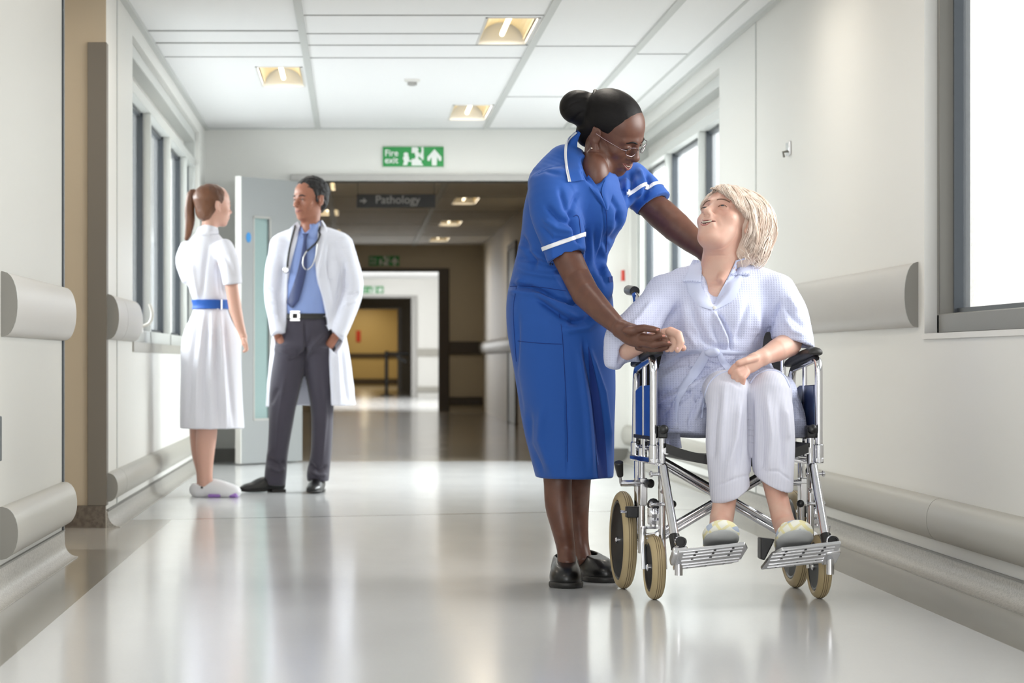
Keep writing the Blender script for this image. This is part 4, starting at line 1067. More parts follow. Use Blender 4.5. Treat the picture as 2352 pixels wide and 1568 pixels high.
    # ---- shoes
    def shoe(name, toe, heel, w, h, lab):
        toe = Vector(toe); heel = Vector(heel); f = (toe-heel); L = f.length; f.normalize(); up = Vector((0, 0, 1)); s_ = f.cross(up)
        S = Sdf(Vector((min(toe.x, heel.x)-.08, min(toe.y, heel.y)-.08, -.004)), Vector((max(toe.x, heel.x)+.08, max(toe.y, heel.y)+.08, .16)), .0028)
        Rm = np.array([[s_[i], f[i], up[i]] for i in range(3)])
        Q = lambda a, b, c: heel+s_*a+f*b+up*c
        S.ell(Q(0, L-.06, .030), (w*.52, .078, .046), Rm, .02); S.ell(Q(0, L*.5, .045), (w*.46, L*.36, .060), Rm, .03); S.ell(Q(0, .045, .040), (w*.40, .058, .060), Rm, .03)
        S.etube([(Q(0, .05, .06), w*.36, .05), (Q(0, .06, .10), w*.33, .052)], s_, .03)
        S.plane(Q(0, .03, .100), up*1.0+f*.16, .004); S.etube([(Q(0, .055, .07), w*.30, .045), (Q(0, .06, .14), w*.31, .055)], s_, .002, 'sub')
        S.plane((0, 0, .001), (0, 0, -1), .002)
        o = surf(S).build(name, M['leather'], root)
        T = Sdf(Vector((min(toe.x, heel.x)-.09, min(toe.y, heel.y)-.09, -.004)), Vector((max(toe.x, heel.x)+.09, max(toe.y, heel.y)+.09, .05)), .0028)
        T.etube([(Q(0, .045, .010), w*.42, .05), (Q(0, L-.05, .010), w*.54, .05)], s_, .02); T.ell(Q(0, L-.05, .012), (w*.54, .072, .03), Rm, .01)
        T.plane((0, 0, .0005), (0, 0, -1), .001); T.plane((0, 0, .020), (0, 0, 1), .003); surf(T).build('sole', M['rubber'], o)
    a = q(1300, 1350, 9.375); c = q(1304, 1330, 9.62); shoe('shoe', (a.x, 9.36, 0), (c.x-.012, 9.60, 0), .102, .1, '')
    a = q(1398, 1335, 9.62); c = q(1330, 1330, 9.80); shoe('shoe', (a.x, 9.60, 0), (c.x, 9.79, 0), .100, .1, '')
    return root
nurse = make_nurse()
# ------------------------------------------------------------ the wheelchair
def make_chair():
    ox, oy, th = 1.187, 9.16, math.radians(4.5); c_, s_ = math.cos(th), math.sin(th)
    L = lambda x, y, z: Vector((ox+x*c_-y*s_, oy+x*s_+y*c_, z))
    ex = Vector((c_, s_, 0)); ey = Vector((-s_, c_, 0)); ez = Vector((0, 0, 1))
    root = empty('wheelchair', (ox, oy, 0), 'chrome transit wheelchair with cream tyres and blue side panels', 'wheelchair', rz=th)
    def tube(name, pts, r=.0115, m='chrome', par=None, rr=.0, n=14):
        P = [L(*p) for p in pts]
        if rr: P = round_path(P, rr, 6)
        b = MB(); b.tube(P, r, n); return b.build(name, M[m], par or root, angle=50)
    def wheel(name, x, y, R0, r0, wd, par=root, splay=0):
        c = L(x, y, R0); a = (ex+ey*splay).normalized(); n = 56
        t = MB(); prof = []
        for i in range(17):
            an = PI*i/16-PI/2*0
            prof.append((R0-r0+r0*math.sin(an) if True else 0, -math.cos(an)*wd/2))
        prof = [(R0-r0*1.25, -wd*.36)]+prof+[(R0-r0*1.25, wd*.36)]
        t.lathe(c, a, prof, n); t.f = t.f[:-2]; ty = t.build('tyre', M['tyre'], par, angle=60)
        for o in (-.14, .0, .14):
            g = MB(); rr_ = R0-r0+r0*math.sqrt(max(0, 1-(o*2)**2)); g.lathe(c, a, [(rr_-.0015, wd*(o-.022)), (rr_+.0007, wd*(o-.014)), (rr_+.0007, wd*(o+.014)), (rr_-.0015, wd*(o+.022))], n); g.f = g.f[:-2]; g.build('tread_groove', M['tyreline'], ty, angle=60)
        rim = MB(); q = R0-r0*1.2
        rim.lathe(c, a, [(q, -wd*.38), (q-.004, -wd*.42), (q-.012, -wd*.36), (q-.016, -wd*.12), (.035, -wd*.10), (.024, -wd*.30), (.0, -wd*.32)], 40)
        rim.lathe(c, a, [(q, wd*.38), (q-.004, wd*.42), (q-.012, wd*.36), (q-.016, wd*.12), (.035, wd*.10), (.024, wd*.30), (.0, wd*.32)], 40)
        rim.lathe(c, a, [(q+.002, -wd*.38), (q+.002, wd*.38)], 40)
        for k in range(5):
            an = 2*PI*k/5; d = (ey*math.cos(an)+ez*math.sin(an))
            for sd in (-1, 1): rim.obox(c+d*q*.55+a*sd*wd*.17, a, d, a.cross(d), .004, q*.36, .012)
        rm = rim.build('rim', M['black'], par, angle=40)
        h = MB(); h.lathe(c-a*wd*.5, a, [(.008, -.004), (.012, 0), (.012, wd), (.008, wd+.004)], 20); h.build('hub', M['chrome'], par)
        return ty
    for sg in (-1, 1):
        w_ = empty('rear_wheel', L(sg*.289, .215, 0)); w_.parent = root; w_.matrix_parent_inverse = world_of(root).inverted(); wheel('rear_wheel', sg*.289, .215, .161, .024, .046, w_)
        w_ = empty('caster_wheel', L(sg*.264, -.215, 0)); w_.parent = root; w_.matrix_parent_inverse = world_of(root).inverted(); wheel('caster_wheel', sg*.264, -.215, .101, .02, .044, w_)
        # fork and stem
        f = MB()
        for d in (-.031, .031): f.tube(round_path([L(sg*.264+d, -.19, .226), L(sg*.264+d, -.19, .19), L(sg*.264+d, -.215, .095)], .02), .0045, 10, up=ex, flat=2.2)
        f.obox(L(sg*.264, -.19, .226), ex, ey, ez, .038, .022, .004); f.lathe(L(sg*.264, -.19, .222), ez, [(.010, 0), (.010, .02)], 16)
        f.build('caster_fork', M['chrome'], root, angle=50)
        f = MB(); f.lathe(L(sg*.262, -.185, .235), ez, [(.016, 0), (.0185, .003), (.0185, .052), (.016, .055)], 24); f.build('caster_housing', M['chrome'], root, angle=50)
        f = MB(); f.lathe(L(sg*.262, -.185, .29), ez, [(.0195, 0), (.0195, .008), (.017, .018), (.009, .026), (0, .028)], 24); f.build('housing_cap', M['black'], root, angle=60)
        # side frame
        tube('front_post', [(sg*.238, -.205, .19), (sg*.238, -.205, .525)], .0115)
        tube('rear_post', [(sg*.262, .02, .13), (sg*.262, .02, .47)], .0115)
        tube('back_post', [(sg*.243, .20, .13), (sg*.243, .20, .90), (sg*.243, .225, .97), (sg*.243, .33, .985)], .0115, rr=.04)
        tube('hand_grip', [(sg*.243, .255, .983), (sg*.243, .37, .99)], .017, 'black')
        tube('seat_rail', [(sg*.226, -.22, .468), (sg*.226, .20, .468)], .0115)
        tube('lower_rail', [(sg*.250, -.205, .20), (sg*.250, .20, .17)], .0115)
        tube('middle_rail', [(sg*.25, -.205, .43), (sg*.25, .20, .43)], .009)
        f = MB(); f.obox(L(sg*.25, -.195, .262), ex, ey, ez, .020, .012, .006); f.obox(L(sg*.25, -.195, .242), ex, ey, ez, .020, .012, .006); f.build('housing_clamp', M['chrome'], root)
        # arm loop, socket, pad, skirt guard
        tube('arm_tube', [(sg*.265, -.205, .44), (sg*.265, -.205, .762), (sg*.258, .135, .725), (sg*.262, .135, .44)], .0125, rr=.045, n=16)
        tube('inner_arm_tube', [(sg*.262, -.03, .44), (sg*.262, -.03, .735)], .008)
        f = MB(); f.obox(L(sg*.265, -.035, .437), ex, ey, ez, .0135, .185, .009); f.build('arm_socket_rail', M['chrome'], root, bevel=.004)
        f = MB(); f.lathe(L(sg*.265, -.205, .43), ez, [(.0155, 0), (.0155, .055), (.013, .058)], 18); f.build('arm_socket', M['chrome'], root)
        f = MB(); f.lathe(L(sg*.262, .135, .43), ez, [(.0155, 0), (.0155, .055), (.013, .058)], 18); f.build('arm_socket', M['chrome'], root)
        S = Sdf(L(sg*.262, -.03, .74)-Vector((.09, .26, .06)), L(sg*.262, -.03, .74)+Vector((.09, .26, .08)), .003)
        S.etube([(L(sg*.256, -.195, .778), .024, .017), (L(sg*.256, -.15, .777), .026, .0185), (L(sg*.256, .0, .763), .026, .018), (L(sg*.256, .11, .746), .025, .017), (L(sg*.256, .15, .740), .020, .013)], ex, .01, end=.9)
        nrm = (L(0, .15, .742)-L(0, -.215, .783)).cross(ex).normalized(); nrm = -nrm if nrm.z > 0 else nrm
        S.plane(L(sg*.262, -.215, .773), nrm, .004)
        surf(S).build('armrest_pad', M['rubber'], root)
        f = MB(); f.prism([(-.165, .505), (.115, .505), (.115, .655), (.03, .672), (-.165, .676)], -.004, .004, lambda a, b_, d: L(sg*.262+d, a, b_)); f.build('side_panel', M['bluevinyl' if sg < 0 else 'navy'], root, bevel=.003)
        f = MB(); f.obox(L(sg*.262, -.02, .507), ex, ey, ez, .008, .15, .006); f.build('panel_edge', M['rubber'], root, bevel=.002)
        f = MB(); f.lathe(L(sg*.238, -.222, .535), (-ey+ez*.12), [(.012, 0), (.0145, .004), (.0145, .018), (.010, .023), (0, .024)], 24); f.build('release_knob', M['black'], root, angle=50)
        f = MB(); f.obox(L(sg*.238, -.205, .528), ex, ey, ez, .015, .018, .02); f.build('latch_block', M['black'], root, bevel=.004)
        # hanger and footplate
        tube('hanger_tube', [(sg*.24, -.225, .35), (sg*.24, -.232, .425), (sg*.24, -.25, .40), (sg*.236, -.44, .17)], .014, rr=.03, n=18)
        tube('hanger_tube', [(sg*.238, -.205, .34), (sg*.238, -.23, .34)], .008)
        f = MB(); f.tube([L(sg*.2375, -.405, .212), L(sg*.2362, -.435, .175)], .017, 18); f.build('hanger_collar', M['black'], root)
        f = MB(); f.tube([L(sg*.236, -.47, .185), L(sg*.236, -.47, .095)], .012, 18); f.build('footrest_tube', M['chrome'], root)
        for z in (.395, .30):
            f = MB(); f.tube([L(sg*.262, -.222, z), L(sg*.222, -.222, z)], .0055, 12); f.lathe(L(sg*.272, -.222, z), ex*(-sg), [(.004, -.010), (.010, -.006), (.010, -.001), (.005, .002), (.005, .03)], 14); f.build('wing_screw', M['chrome'], root)
        f = MB(); f.ball(L(sg*.205, -.21, .30), .0125, 16); f.build('stop_ball', M['black'], root)
        # footplate: ribbed aluminium, tilted toes up
        i0, i1 = (-.252, -.035) if sg < 0 else (.022, .25)
        roll = .105; tilt = math.radians(27)
        cx_ = (i0+i1)/2; cc = L(cx_, -.50, .158); ax = (ex+ez*roll).normalized(); fy = (-ey*math.cos(tilt)+ez*math.sin(tilt)); fy = (fy-ax*fy.dot(ax)).normalized(); nz = ax.cross(fy)
        if nz.z < 0: nz = -nz
        hw = (i1-i0)/2; hd = .070
        inner = 1 if sg < 0 else -1
        fp = MB(); poly = [(-hw, -hd), (hw, -hd), (hw, hd), (-hw, hd)]
        if sg < 0: poly = [(-hw, -hd), (hw-.035, -hd), (hw-.008, -hd+.03), (hw, hd-.03), (hw-.012, hd), (-hw, hd)]
        else: poly = [(-hw+.0, -hd), (hw, -hd), (hw, hd), (-hw+.045, hd), (-hw+.018, hd-.03)]
        fp.prism(poly, -.008, .004, lambda a, b_, d: cc+ax*a+fy*b_+nz*d)
        p_ = fp.build('footplate', M['steel'], root, bevel=.002)
        for k, v in enumerate((-.052, -.030, .0, .028, .052)):
            r_ = MB(); r_.obox(cc+fy*v-nz*.0085, ax, fy, nz, hw*.86, .0022, .0022); r_.build('rib', M['steel'], p_, bevel=.001)
        for u in (-.55, -.02, .5):
            for v in (-.058, -.035, .004, .035, .058):
                r_ = MB(); r_.lathe(cc+ax*(u*hw+v*.12)+fy*v-nz*.0075, -nz, [(.0042, 0), (.0042, .0016)], 10); r_.build('hole', M['black'], p_)
        f = MB(); f.obox(L(sg*.236, -.475, .155), ax, fy, nz, .024, .045, .014); f.build('footplate_hinge', M['steel'], root, bevel=.006)
        f = MB(); f.lathe(L(sg*.236, -.50, .200), -ey, [(.016, -.02), (.016, .012), (.011, .012), (.011, .004), (0, .004)], 20); f.build('hinge_cap', M['black'], root)
        f = MB(); f.lathe(L(sg*.236, -.505, .200), -ey, [(.0175, -.012), (.0175, .004)], 20); f.f = f.f[:-2]; f.build('hinge_ring', M['chrome'], root)
        if sg > 0:
            f = MB(); f.prism([(0, -.03), (.012, -.035), (.045, .03), (.0, .035)], 0, .05, lambda a, b_, d: L(.015+a, -.49+d, .175+b_)); f.build('heel_guard', M['black'], root, bevel=.004)
        # brake
        f = MB(); f.tube([L(sg*(.335 if sg < 0 else .285), -.01, .358), L(sg*(.255 if sg < 0 else .20), -.01, .358)], .0105, 16); f.build('brake_bar', M['chrome'], root)
        f = MB(); f.lathe(L(sg*(.252 if sg < 0 else .195), -.03, .358), -ey+ex*(-sg)*.5, [(.012, 0), (.0145, .004), (.0145, .018), (.008, .022)], 20); f.build('brake_knob', M['black'], root)
        f = MB(); f.tube([L(sg*(.335 if sg < 0 else .275), -.01, .358), L(sg*(.342 if sg < 0 else .275), -.03, .385)], .005, 10); f.build('brake_lever', M['chrome'], root)
        f = MB(); f.tube([L(sg*(.340 if sg < 0 else .275), -.028, .38), L(sg*(.350 if sg < 0 else .275), -.05, .428 if sg < 0 else .40)], [.010, .0155], 16); f.build('brake_grip', M['black'], root, bevel=.004)
        f = MB(); f.obox(L(sg*.262, .0, .33), ex, ey, ez, .012, .02, .045); f.build('brake_bracket', M['steel'], root, bevel=.004)
        f = MB(); f.tube([L(sg*.255, .055, .262), L(sg*.325, .055, .262)], .005, 10); f.build('brake_rod', M['chrome'], root)
        f = MB(); f.obox(L(sg*.289, .05, .262), ex, ey, ez, .019, .018, .018); f.build('brake_pad', M['black'], root, bevel=.003)
    # cross brace: two crossing pairs of tubes
    tube('cross_brace', [(-.228, -.06, .445), (.232, -.06, .185)], .011); tube('cross_brace', [(-.222, -.06, .425), (.226, -.06, .165)], .008)
    tube('cross_brace', [(.228, -.02, .445), (-.232, -.02, .185)], .011); tube('cross_brace', [(.222, -.02, .425), (-.226, -.02, .165)], .008)
    # seat and back slings
    def sling(name, f, n=20, m='rubber', t=.006):
        vs = []; fs = []
        for k in (0, 1):
            for i in range(n+1):
                for j in range(n+1): vs.append(f(i/n, j/n, k*t))
        N = (n+1)**2; I = lambda i, j, k: k*N+i*(n+1)+j
        for i in range(n):
            for j in range(n):
                fs.append((I(i, j, 0), I(i+1, j, 0), I(i+1, j+1, 0), I(i, j+1, 0))); fs.append((I(i, j, 1), I(i, j+1, 1), I(i+1, j+1, 1), I(i+1, j, 1)))
        for i in range(n):
            for j in (0, n): fs.append((I(i, j, 0), I(i+1, j, 0), I(i+1, j, 1), I(i, j, 1))); fs.append((I(j, i, 0), I(j, i+1, 0), I(j, i+1, 1), I(j, i, 1)))
        o = OBJ(name, vs, fs, M[m], root, smooth=True, angle=40); bm = bmesh.new(); bm.from_mesh(o.data); bmesh.ops.recalc_face_normals(bm, faces=bm.faces); bm.to_mesh(o.data); bm.free(); return o
    sling('seat', lambda a, b, t: L(-.228+.456*a, -.225+.42*b, .492-t*5-.045*(1-(2*a-1)**2)))
    sling('backrest', lambda a, b, t: L(-.245+.49*a, .195+t+.03*(1-(2*a-1)**2), .50+.42*b))
    return root
chair = make_chair()
# ------------------------------------------------------------ the seated woman
def cloth_mat(name, col, col2, kind, rough=.8):
    """woven patterns: 'waffle' cells or fine 'stripe' lines"""
    m = mat(name, col, rough, sheen=.2); nt = m.node_tree; N = nt.nodes.new; Lk = nt.links.new; b = nt.nodes['Principled BSDF']
    tc = N('ShaderNodeTexCoord'); sx = N('ShaderNodeSeparateXYZ'); Lk(tc.outputs['Object'], sx.inputs[0])
    def wave(sock, per):
        a = N('ShaderNodeMath'); a.operation = 'MULTIPLY'; a.inputs[1].default_value = 2*PI/per; Lk(sock, a.inputs[0])
        c = N('ShaderNodeMath'); c.operation = 'SINE'; Lk(a.outputs[0], c.inputs[0])
        d = N('ShaderNodeMath'); d.operation = 'MULTIPLY_ADD'; d.inputs[1].default_value = .5; d.inputs[2].default_value = .5; Lk(c.outputs[0], d.inputs[0]); return d.outputs[0]
    if kind == 'waffle':
        w1 = wave(sx.outputs[0], .0082); w2 = wave(sx.outputs[2], .0076)
        mx = N('ShaderNodeMath'); mx.operation = 'MULTIPLY'; Lk(w1, mx.inputs[0]); Lk(w2, mx.inputs[1]); h = mx.outputs[0]
    else:
        h = wave(sx.outputs[0], .0048)
    nz = N('ShaderNodeTexNoise'); nz.inputs['Scale'].default_value = 6; Lk(tc.outputs['Object'], nz.inputs['Vector'])
    fac = N('ShaderNodeMath'); fac.operation = 'MULTIPLY'; Lk(h, fac.inputs[0]); Lk(nz.outputs[0], fac.inputs[1])
    mr = N('ShaderNodeMapRange'); Lk(fac.outputs[0], mr.inputs[0]); mr.inputs[2].default_value = .55 if kind == 'waffle' else .6
    mi = N('ShaderNodeMix'); mi.data_type = 'RGBA'; Lk(mr.outputs[0], mi.inputs[0]); mi.inputs[6].default_value = (*col, 1); mi.inputs[7].default_value = (*col2, 1); Lk(mi.outputs[2], b.inputs['Base Color'])
    bp = N('ShaderNodeBump'); bp.invert = True; bp.inputs['Strength'].default_value = .35 if kind == 'waffle' else .2; bp.inputs['Distance'].default_value = .0022 if kind == 'waffle' else .0008
    Lk(h, bp.inputs['Height']); Lk(bp.outputs[0], b.inputs['Normal'])
    return m
M['gown'] = cloth_mat('lavender_waffle_cotton', lin(208, 213, 238), lin(190, 195, 223), 'waffle')
M['gownplain'] = mat('lavender_cotton', lin(205, 212, 238), .8, sheen=.2, bump=(300, .2, .0006))
M['pyjama'] = cloth_mat('striped_pyjama_cotton', lin(216, 216, 229), lin(202, 203, 219), 'stripe')
M['skin_fair'] = mat('fair_skin', lin(218, 180, 162), .5, sss=.15, noise=(16, lin(212, 160, 142), .4, .7), bump=(200, .15, .0008))
M['lip_rose'] = mat('lips_rose', lin(180, 108, 102), .4)
M['brow_fair'] = mat('fair_brow', lin(120, 90, 74), .6)
M['hair_white'] = mat('white_blonde_hair', lin(242, 228, 216), .42, noise=(40, lin(208, 188, 172), .4, .7), bump=(120, .3, .001))
M['hair_white2'] = mat('blonde_hair_shade', lin(224, 203, 187), .5, bump=(120, .3, .001))
M['slipper'] = mat('checked_slipper', lin(244, 243, 232), .8)
def slip_mat():
    m = M['slipper']; nt = m.node_tree; N = nt.nodes.new; Lk = nt.links.new; b = nt.nodes['Principled BSDF']
    tc = N('ShaderNodeTexCoord'); mp = N('ShaderNodeMapping'); mp.inputs['Rotation'].default_value = (.4, .6, .5); Lk(tc.outputs['Object'], mp.inputs[0])
    sx = N('ShaderNodeSeparateXYZ'); Lk(mp.outputs[0], sx.inputs[0])
    def st(sock, per, duty):
        a = N('ShaderNodeMath'); a.operation = 'DIVIDE'; a.inputs[1].default_value = per; Lk(sock, a.inputs[0])
        c = N('ShaderNodeMath'); c.operation = 'FRACT'; Lk(a.outputs[0], c.inputs[0])
        d = N('ShaderNodeMath'); d.operation = 'LESS_THAN'; d.inputs[1].default_value = duty; Lk(c.outputs[0], d.inputs[0]); return d.outputs[0]
    def mix(f, c1, c2):
        n = N('ShaderNodeMix'); n.data_type = 'RGBA'; Lk(f, n.inputs[0])
        for c, k in ((c1, 6), (c2, 7)):
            if isinstance(c, tuple): n.inputs[k].default_value = (*c, 1)
            else: Lk(c, n.inputs[k])
        return n.outputs[2]
    c = mix(st(sx.outputs[0], .032, .28), lin(244, 243, 232), lin(240, 232, 182)); c = mix(st(sx.outputs[2], .030, .25), c, lin(238, 230, 186))
    bl = N('ShaderNodeMath'); bl.operation = 'MULTIPLY'; Lk(st(sx.outputs[0], .064, .35), bl.inputs[0]); Lk(st(sx.outputs[2], .06, .4), bl.inputs[1])
    c = mix(bl.outputs[0], c, lin(188, 200, 220)); Lk(c, b.inputs['Base Color'])
slip_mat()
M['sole'] = mat('grey_slipper_sole', lin(186, 188, 188), .8, bump=(300, .4, .001))

def make_lady():
    Y0 = 9.1; R = lambda px: px*Y0/F
    q = pt
    root = empty('person', (q(1655, 900, 9.2).x, 9.2, .5), 'elderly seated woman with pale blonde hair in a lavender waffle gown, looking up', 'person')
    Hd = Head(q(1673, 518, 9.16), (-.575, -.575, .58), (.30, .41, .78), 1.10); Hd.gaze = -.1; Hd.gazed = -.1
    P = Hd.p; k = Hd.k
    G = Sdf(Hd.C-Vector((.16, .17, .27)), Hd.C+Vector((.16, .17, .16)), .0022)
    Hd.base(G, fat=1.12, cheek=1.2, smile=.85, mouth_open=.5, nose=1.0, wide=.98, jaw=1.15)
    G.ell(P(0, .045, -.088), (.035*k, .03*k, .02*k), Hd.R, .03)
    G.etube([(P(0, -.005, -.03), .050*k, .055*k), (q(1655, 580, 9.15), R(40), R(42)), (q(1650, 620, 9.17), R(43), R(44)), (q(1648, 665, 9.19), R(62), R(56)), (q(1645, 715, 9.20), R(70), R(62))], (1, 0, 0), .03)
    G.cap(q(1684, 600, 9.12), q(1656, 640, 9.10), R(5), R(6), .03)
    head = surf(G); hb = head.bvh()
    # left (viewer) forearm and hand
    A = Sdf(q(1385, 860, 8.82), q(1590, 735, 9.25), .0026)
    A.chain([(q(1428, 795, 9.20), R(25)), (q(1418, 812, 9.15), R(23)), (q(1442, 804, 9.09), R(22)), (q(1480, 788, 9.01), R(18)), (q(1508, 774, 8.965), R(15))], .02)
    A.etube([(q(1505, 775, 8.965), R(15), R(13)), (q(1530, 768, 8.945), R(17), R(15)), (q(1545, 765, 8.94), R(15), R(13))], (0, 1, 0), .01)
    A.chain([(q(1540, 761, 8.915), R(11)), (q(1558, 768, 8.895), R(9.5)), (q(1564, 786, 8.89), R(8.5)), (q(1556, 803, 8.89), R(7))], .004)
    A.chain([(q(1538, 764, 8.94), R(10)), (q(1548, 778, 8.91), R(9)), (q(1547, 795, 8.90), R(8)), (q(1542, 802, 8.905), R(7))], .003)
    A.chain([(q(1533, 772, 8.96), R(9)), (q(1537, 790, 8.935), R(8)), (q(1532, 802, 8.935), R(7))], .003)
    A.chain([(q(1524, 780, 8.97), R(8)), (q(1524, 796, 8.96), R(7)), (q(1520, 802, 8.96), R(6))], .003)
    A.chain([(q(1535, 778, 8.98), R(9)), (q(1558, 792, 8.97), R(8)), (q(1569, 799, 8.96), R(7.5))], .003)
    arm = surf(A); armb = arm.bvh()
    B = Sdf(q(1660, 890, 8.82), q(1870, 735, 9.30), .003)
    B.chain([(q(1818, 755, 9.15), R(32)), (q(1812, 790, 9.10), R(29)), (q(1785, 804, 9.03), R(26)), (q(1752, 820, 8.98), R(18))], .02)
    B.etube([(q(1752, 820, 8.98), R(18), R(15)), (q(1730, 832, 8.955), R(22), R(14)), (q(1708, 845, 8.935), R(19), R(11))], (.3, 0, 1), .012)
    for i, (x, y) in enumerate(((1688, 842), (1692, 853), (1698, 862), (1706, 868))): B.chain([(q(1706+i*3, 838+i*6, 8.93), R(8)), (q(x, y, 8.915), R(7.5)), (q(x-10+i*3, y+12, 8.92), R(6.5))], .003)
    B.chain([(q(1735, 822, 8.94), R(9)), (q(1712, 828, 8.915), R(8)), (q(1696, 834, 8.905), R(7))], .004)
    arm2 = surf(B)
    Lg = Sdf(q(1610, 1240, 8.60), q(1840, 1060, 8.98), .0035)
    Lg.etube([(q(1674, 1060, 8.90), R(36), R(36)), (q(1668, 1120, 8.88), R(27), R(30)), (q(1662, 1165, 8.86), R(26), R(27)), (q(1656, 1205, 8.83), R(26), R(28)), (q(1656, 1225, 8.74), R(26), R(22))], (1, 0, 0), .02)
    Lg.etube([(q(1774, 1050, 8.90), R(36), R(36)), (q(1780, 1115, 8.88), R(26), R(29)), (q(1790, 1160, 8.86), R(24), R(26)), (q(1802, 1205, 8.83), R(25), R(27)), (q(1815, 1225, 8.74), R(25), R(22))], (1, 0, 0), .02)
    Lg.ell(q(1645, 1185, 8.85), R(9), None, .015); Lg.ell(q(1786, 1187, 8.85), R(9), None, .015)
    legs = surf(Lg)
    T = Sdf(q(1400, 1120, 8.80), q(1860, 640, 9.5), .009)
    T.etube([(q(1648, 690, 9.22), R(55), R(45)), (q(1645, 760, 9.25), R(75), R(55)), (q(1650, 900, 9.32), R(85), R(60))], (1, 0, 0), .02)
    T.chain([(q(1650, 680, 9.22), R(30)), (q(1540, 680, 9.22), R(30)), (q(1430, 795, 9.19), R(25))], .03); T.chain([(q(1650, 680, 9.22), R(30)), (q(1770, 675, 9.22), R(30)), (q(1816, 760, 9.15), R(27))], .03)
    T.chain([(q(1640, 920, 9.32), R(36)), (q(1673, 906, 8.98), R(34)), (q(1674, 1080, 8.90), R(28))], .03); T.chain([(q(1700, 920, 9.32), R(36)), (q(1770, 906, 8.98), R(34)), (q(1775, 1080, 8.90), R(28))], .03)
    head.join(surf(T)).join(arm).join(arm2).join(legs).build('body', M['skin_fair'], root)
    Hd.features(hb, root, M['lip_rose'], M['brow_fair'], IRISB, smile=.95, mouth_open=.5, lidcol=M['skin_fair'], squint=.95, eye_in=.985, brow=.0020, lips=.6)
    b = MB(); rc = q(1534, 795, 8.935); b.tube([rc+Vector((math.cos(a)*R(9), math.sin(a)*R(9), .001*math.cos(a))) for a in np.linspace(0, 2*PI, 17)[:-1]], .0012, 6, closed=True); b.build('ring', M['gold'], root)
    for x, y in ((1556, 800), (1568, 797)):
        h_ = hit([armb], x, y, .0002)
        if h_: b = MB(); b.ball(h_[0], .0045, 10, (.8, .28, 1)); b.build('fingernail', M['nail_fair'], root, angle=80)
    # ---- hair: rounded mass with many locks over it
    G = Sdf(Hd.C-Vector((.20, .20, .20)), Hd.C+Vector((.22, .22, .20)), .003)
    G.ell(P(0, -.026, .040), (.090*k, .100*k, .092*k), Hd.R, .02)
    G.ell(P(.0, -.065, -.02), (.088*k, .060*k, .080*k), Hd.R, .03)
    G.ell(q(1740, 500, 9.18), (R(27), R(50), R(46)), None, .03); G.ell(q(1722, 560, 9.20), (R(34), R(40), R(34)), None, .03)
    n1 = Hd.F*.86-Hd.U*.50; G.plane(P(0, 0, 0)+n1*.022*k, n1, .012)
    for s_ in (-1, 1): G.ell(P(s_*.085, .03, -.03), (.032*k, .040*k, .036*k), Hd.R, .01, 'sub')
    G.etube([(P(0, .08, -.02), .064*k, .06*k), (P(0, .06, -.10), .07*k, .06*k), (q(1648, 620, 9.15), R(44), R(44))], Hd.S, .01, 'sub')
    hs = surf(G); hs.wob(.003, 34, 8, (1, 1, 1)); hair = hs.build('hair', M['hair_white2'], root); hbv = hs.bvh()
    rng = random.Random(11)
    near = -1 if Hd.S.y > 0 else 1
    locks = {0: MB(), 1: MB()}
    part = P(-near*.018, .045, .115)
    C0 = P(0, -.02, .02)
    PU = (Hd.U*.90+Hd.F*.30-Hd.S*near*.22).normalized(); PF = (Hd.F-PU*Hd.F.dot(PU)).normalized()
    def lock(az, ln, wave, lift, sweep=0, strands=12, spread=6, r=.00155):
        """az in degrees: 0 forward, 90 to the near side, 180 back"""
        ph = rng.uniform(0, 6); e0 = rng.uniform(64, 88); which = rng.choice((0, 0, 0, 1)); n = 15
        for q_ in range(strands):
            da = rng.gauss(0, spread*.5); dl = rng.uniform(-.05, .06); dz = rng.uniform(-.003, .004); ls = []; ds = []
            for i in range(n+1):
                t = i/n*(ln+dl); el = math.radians(e0-(e0+42)*t); a = math.radians(az+da*(.3+.7*min(1, t*2))+sweep*math.sin(t*2.2)+wave*math.sin(t*7+ph))
                d = PU*math.sin(el)+(PF*math.cos(a)+Hd.S*near*math.sin(a))*math.cos(el)
                if el < 0: d = (d+Vector((0, 0, -.35*(-el)))).normalized()
                if i > 2 and d.dot(Hd.F) > .30 and d.dot(Hd.U) < .30-.65*max(0, d.dot(Hd.S)*near)+rng.uniform(-.03, .03): break
                r0 = 0
                for bb in (hb, hbv):
                    rc_ = bb.ray_cast(C0+d*.3, -d)
                    if rc_[0] is not None: r0 = max(r0, (rc_[0]-C0).length)
                ls.append(min(max(r0, .085*k), .135*k)+(lift*(.25+.75*t)+dz+.007*math.sin(t*9+ph)-.020*max(0, t-.8))*k); ds.append(d)
            n_ = len(ls)-1
            if n_ < 3: continue
            for _ in range(3): ls = [ls[0]]+[(ls[i-1]+2*ls[i]+ls[i+1])/4 for i in range(1, n_)]+[ls[-1]]
            rs = [r*(.25+1.05*math.sin(PI*min(1, .06+i/n_*.92))) for i in range(n_+1)]
            locks[which].tube([C0+a_*b_ for a_, b_ in zip(ds, ls)], rs, 5)
    for i in range(210):
        az0 = rng.uniform(-65, 295); fr_ = abs(az0) < 66
        lock(az0, rng.uniform(.62, 1.08) if not fr_ else 1.0, rng.uniform(5, 15) if not fr_ else 3, rng.uniform(.004, .024) if not fr_ else rng.uniform(.006, .018), rng.uniform(-10, 10) if not fr_ else (28 if az0 > -30 else -10))
    for i in range(50): lock(rng.uniform(-25, 65), 1.0, 3, rng.uniform(.008, .020), 30)
    locks[0].build('hair_locks', M['hair_white'], hair, angle=80); locks[1].build('hair_locks', M['hair_white2'], hair, angle=80)
    lk = MB()
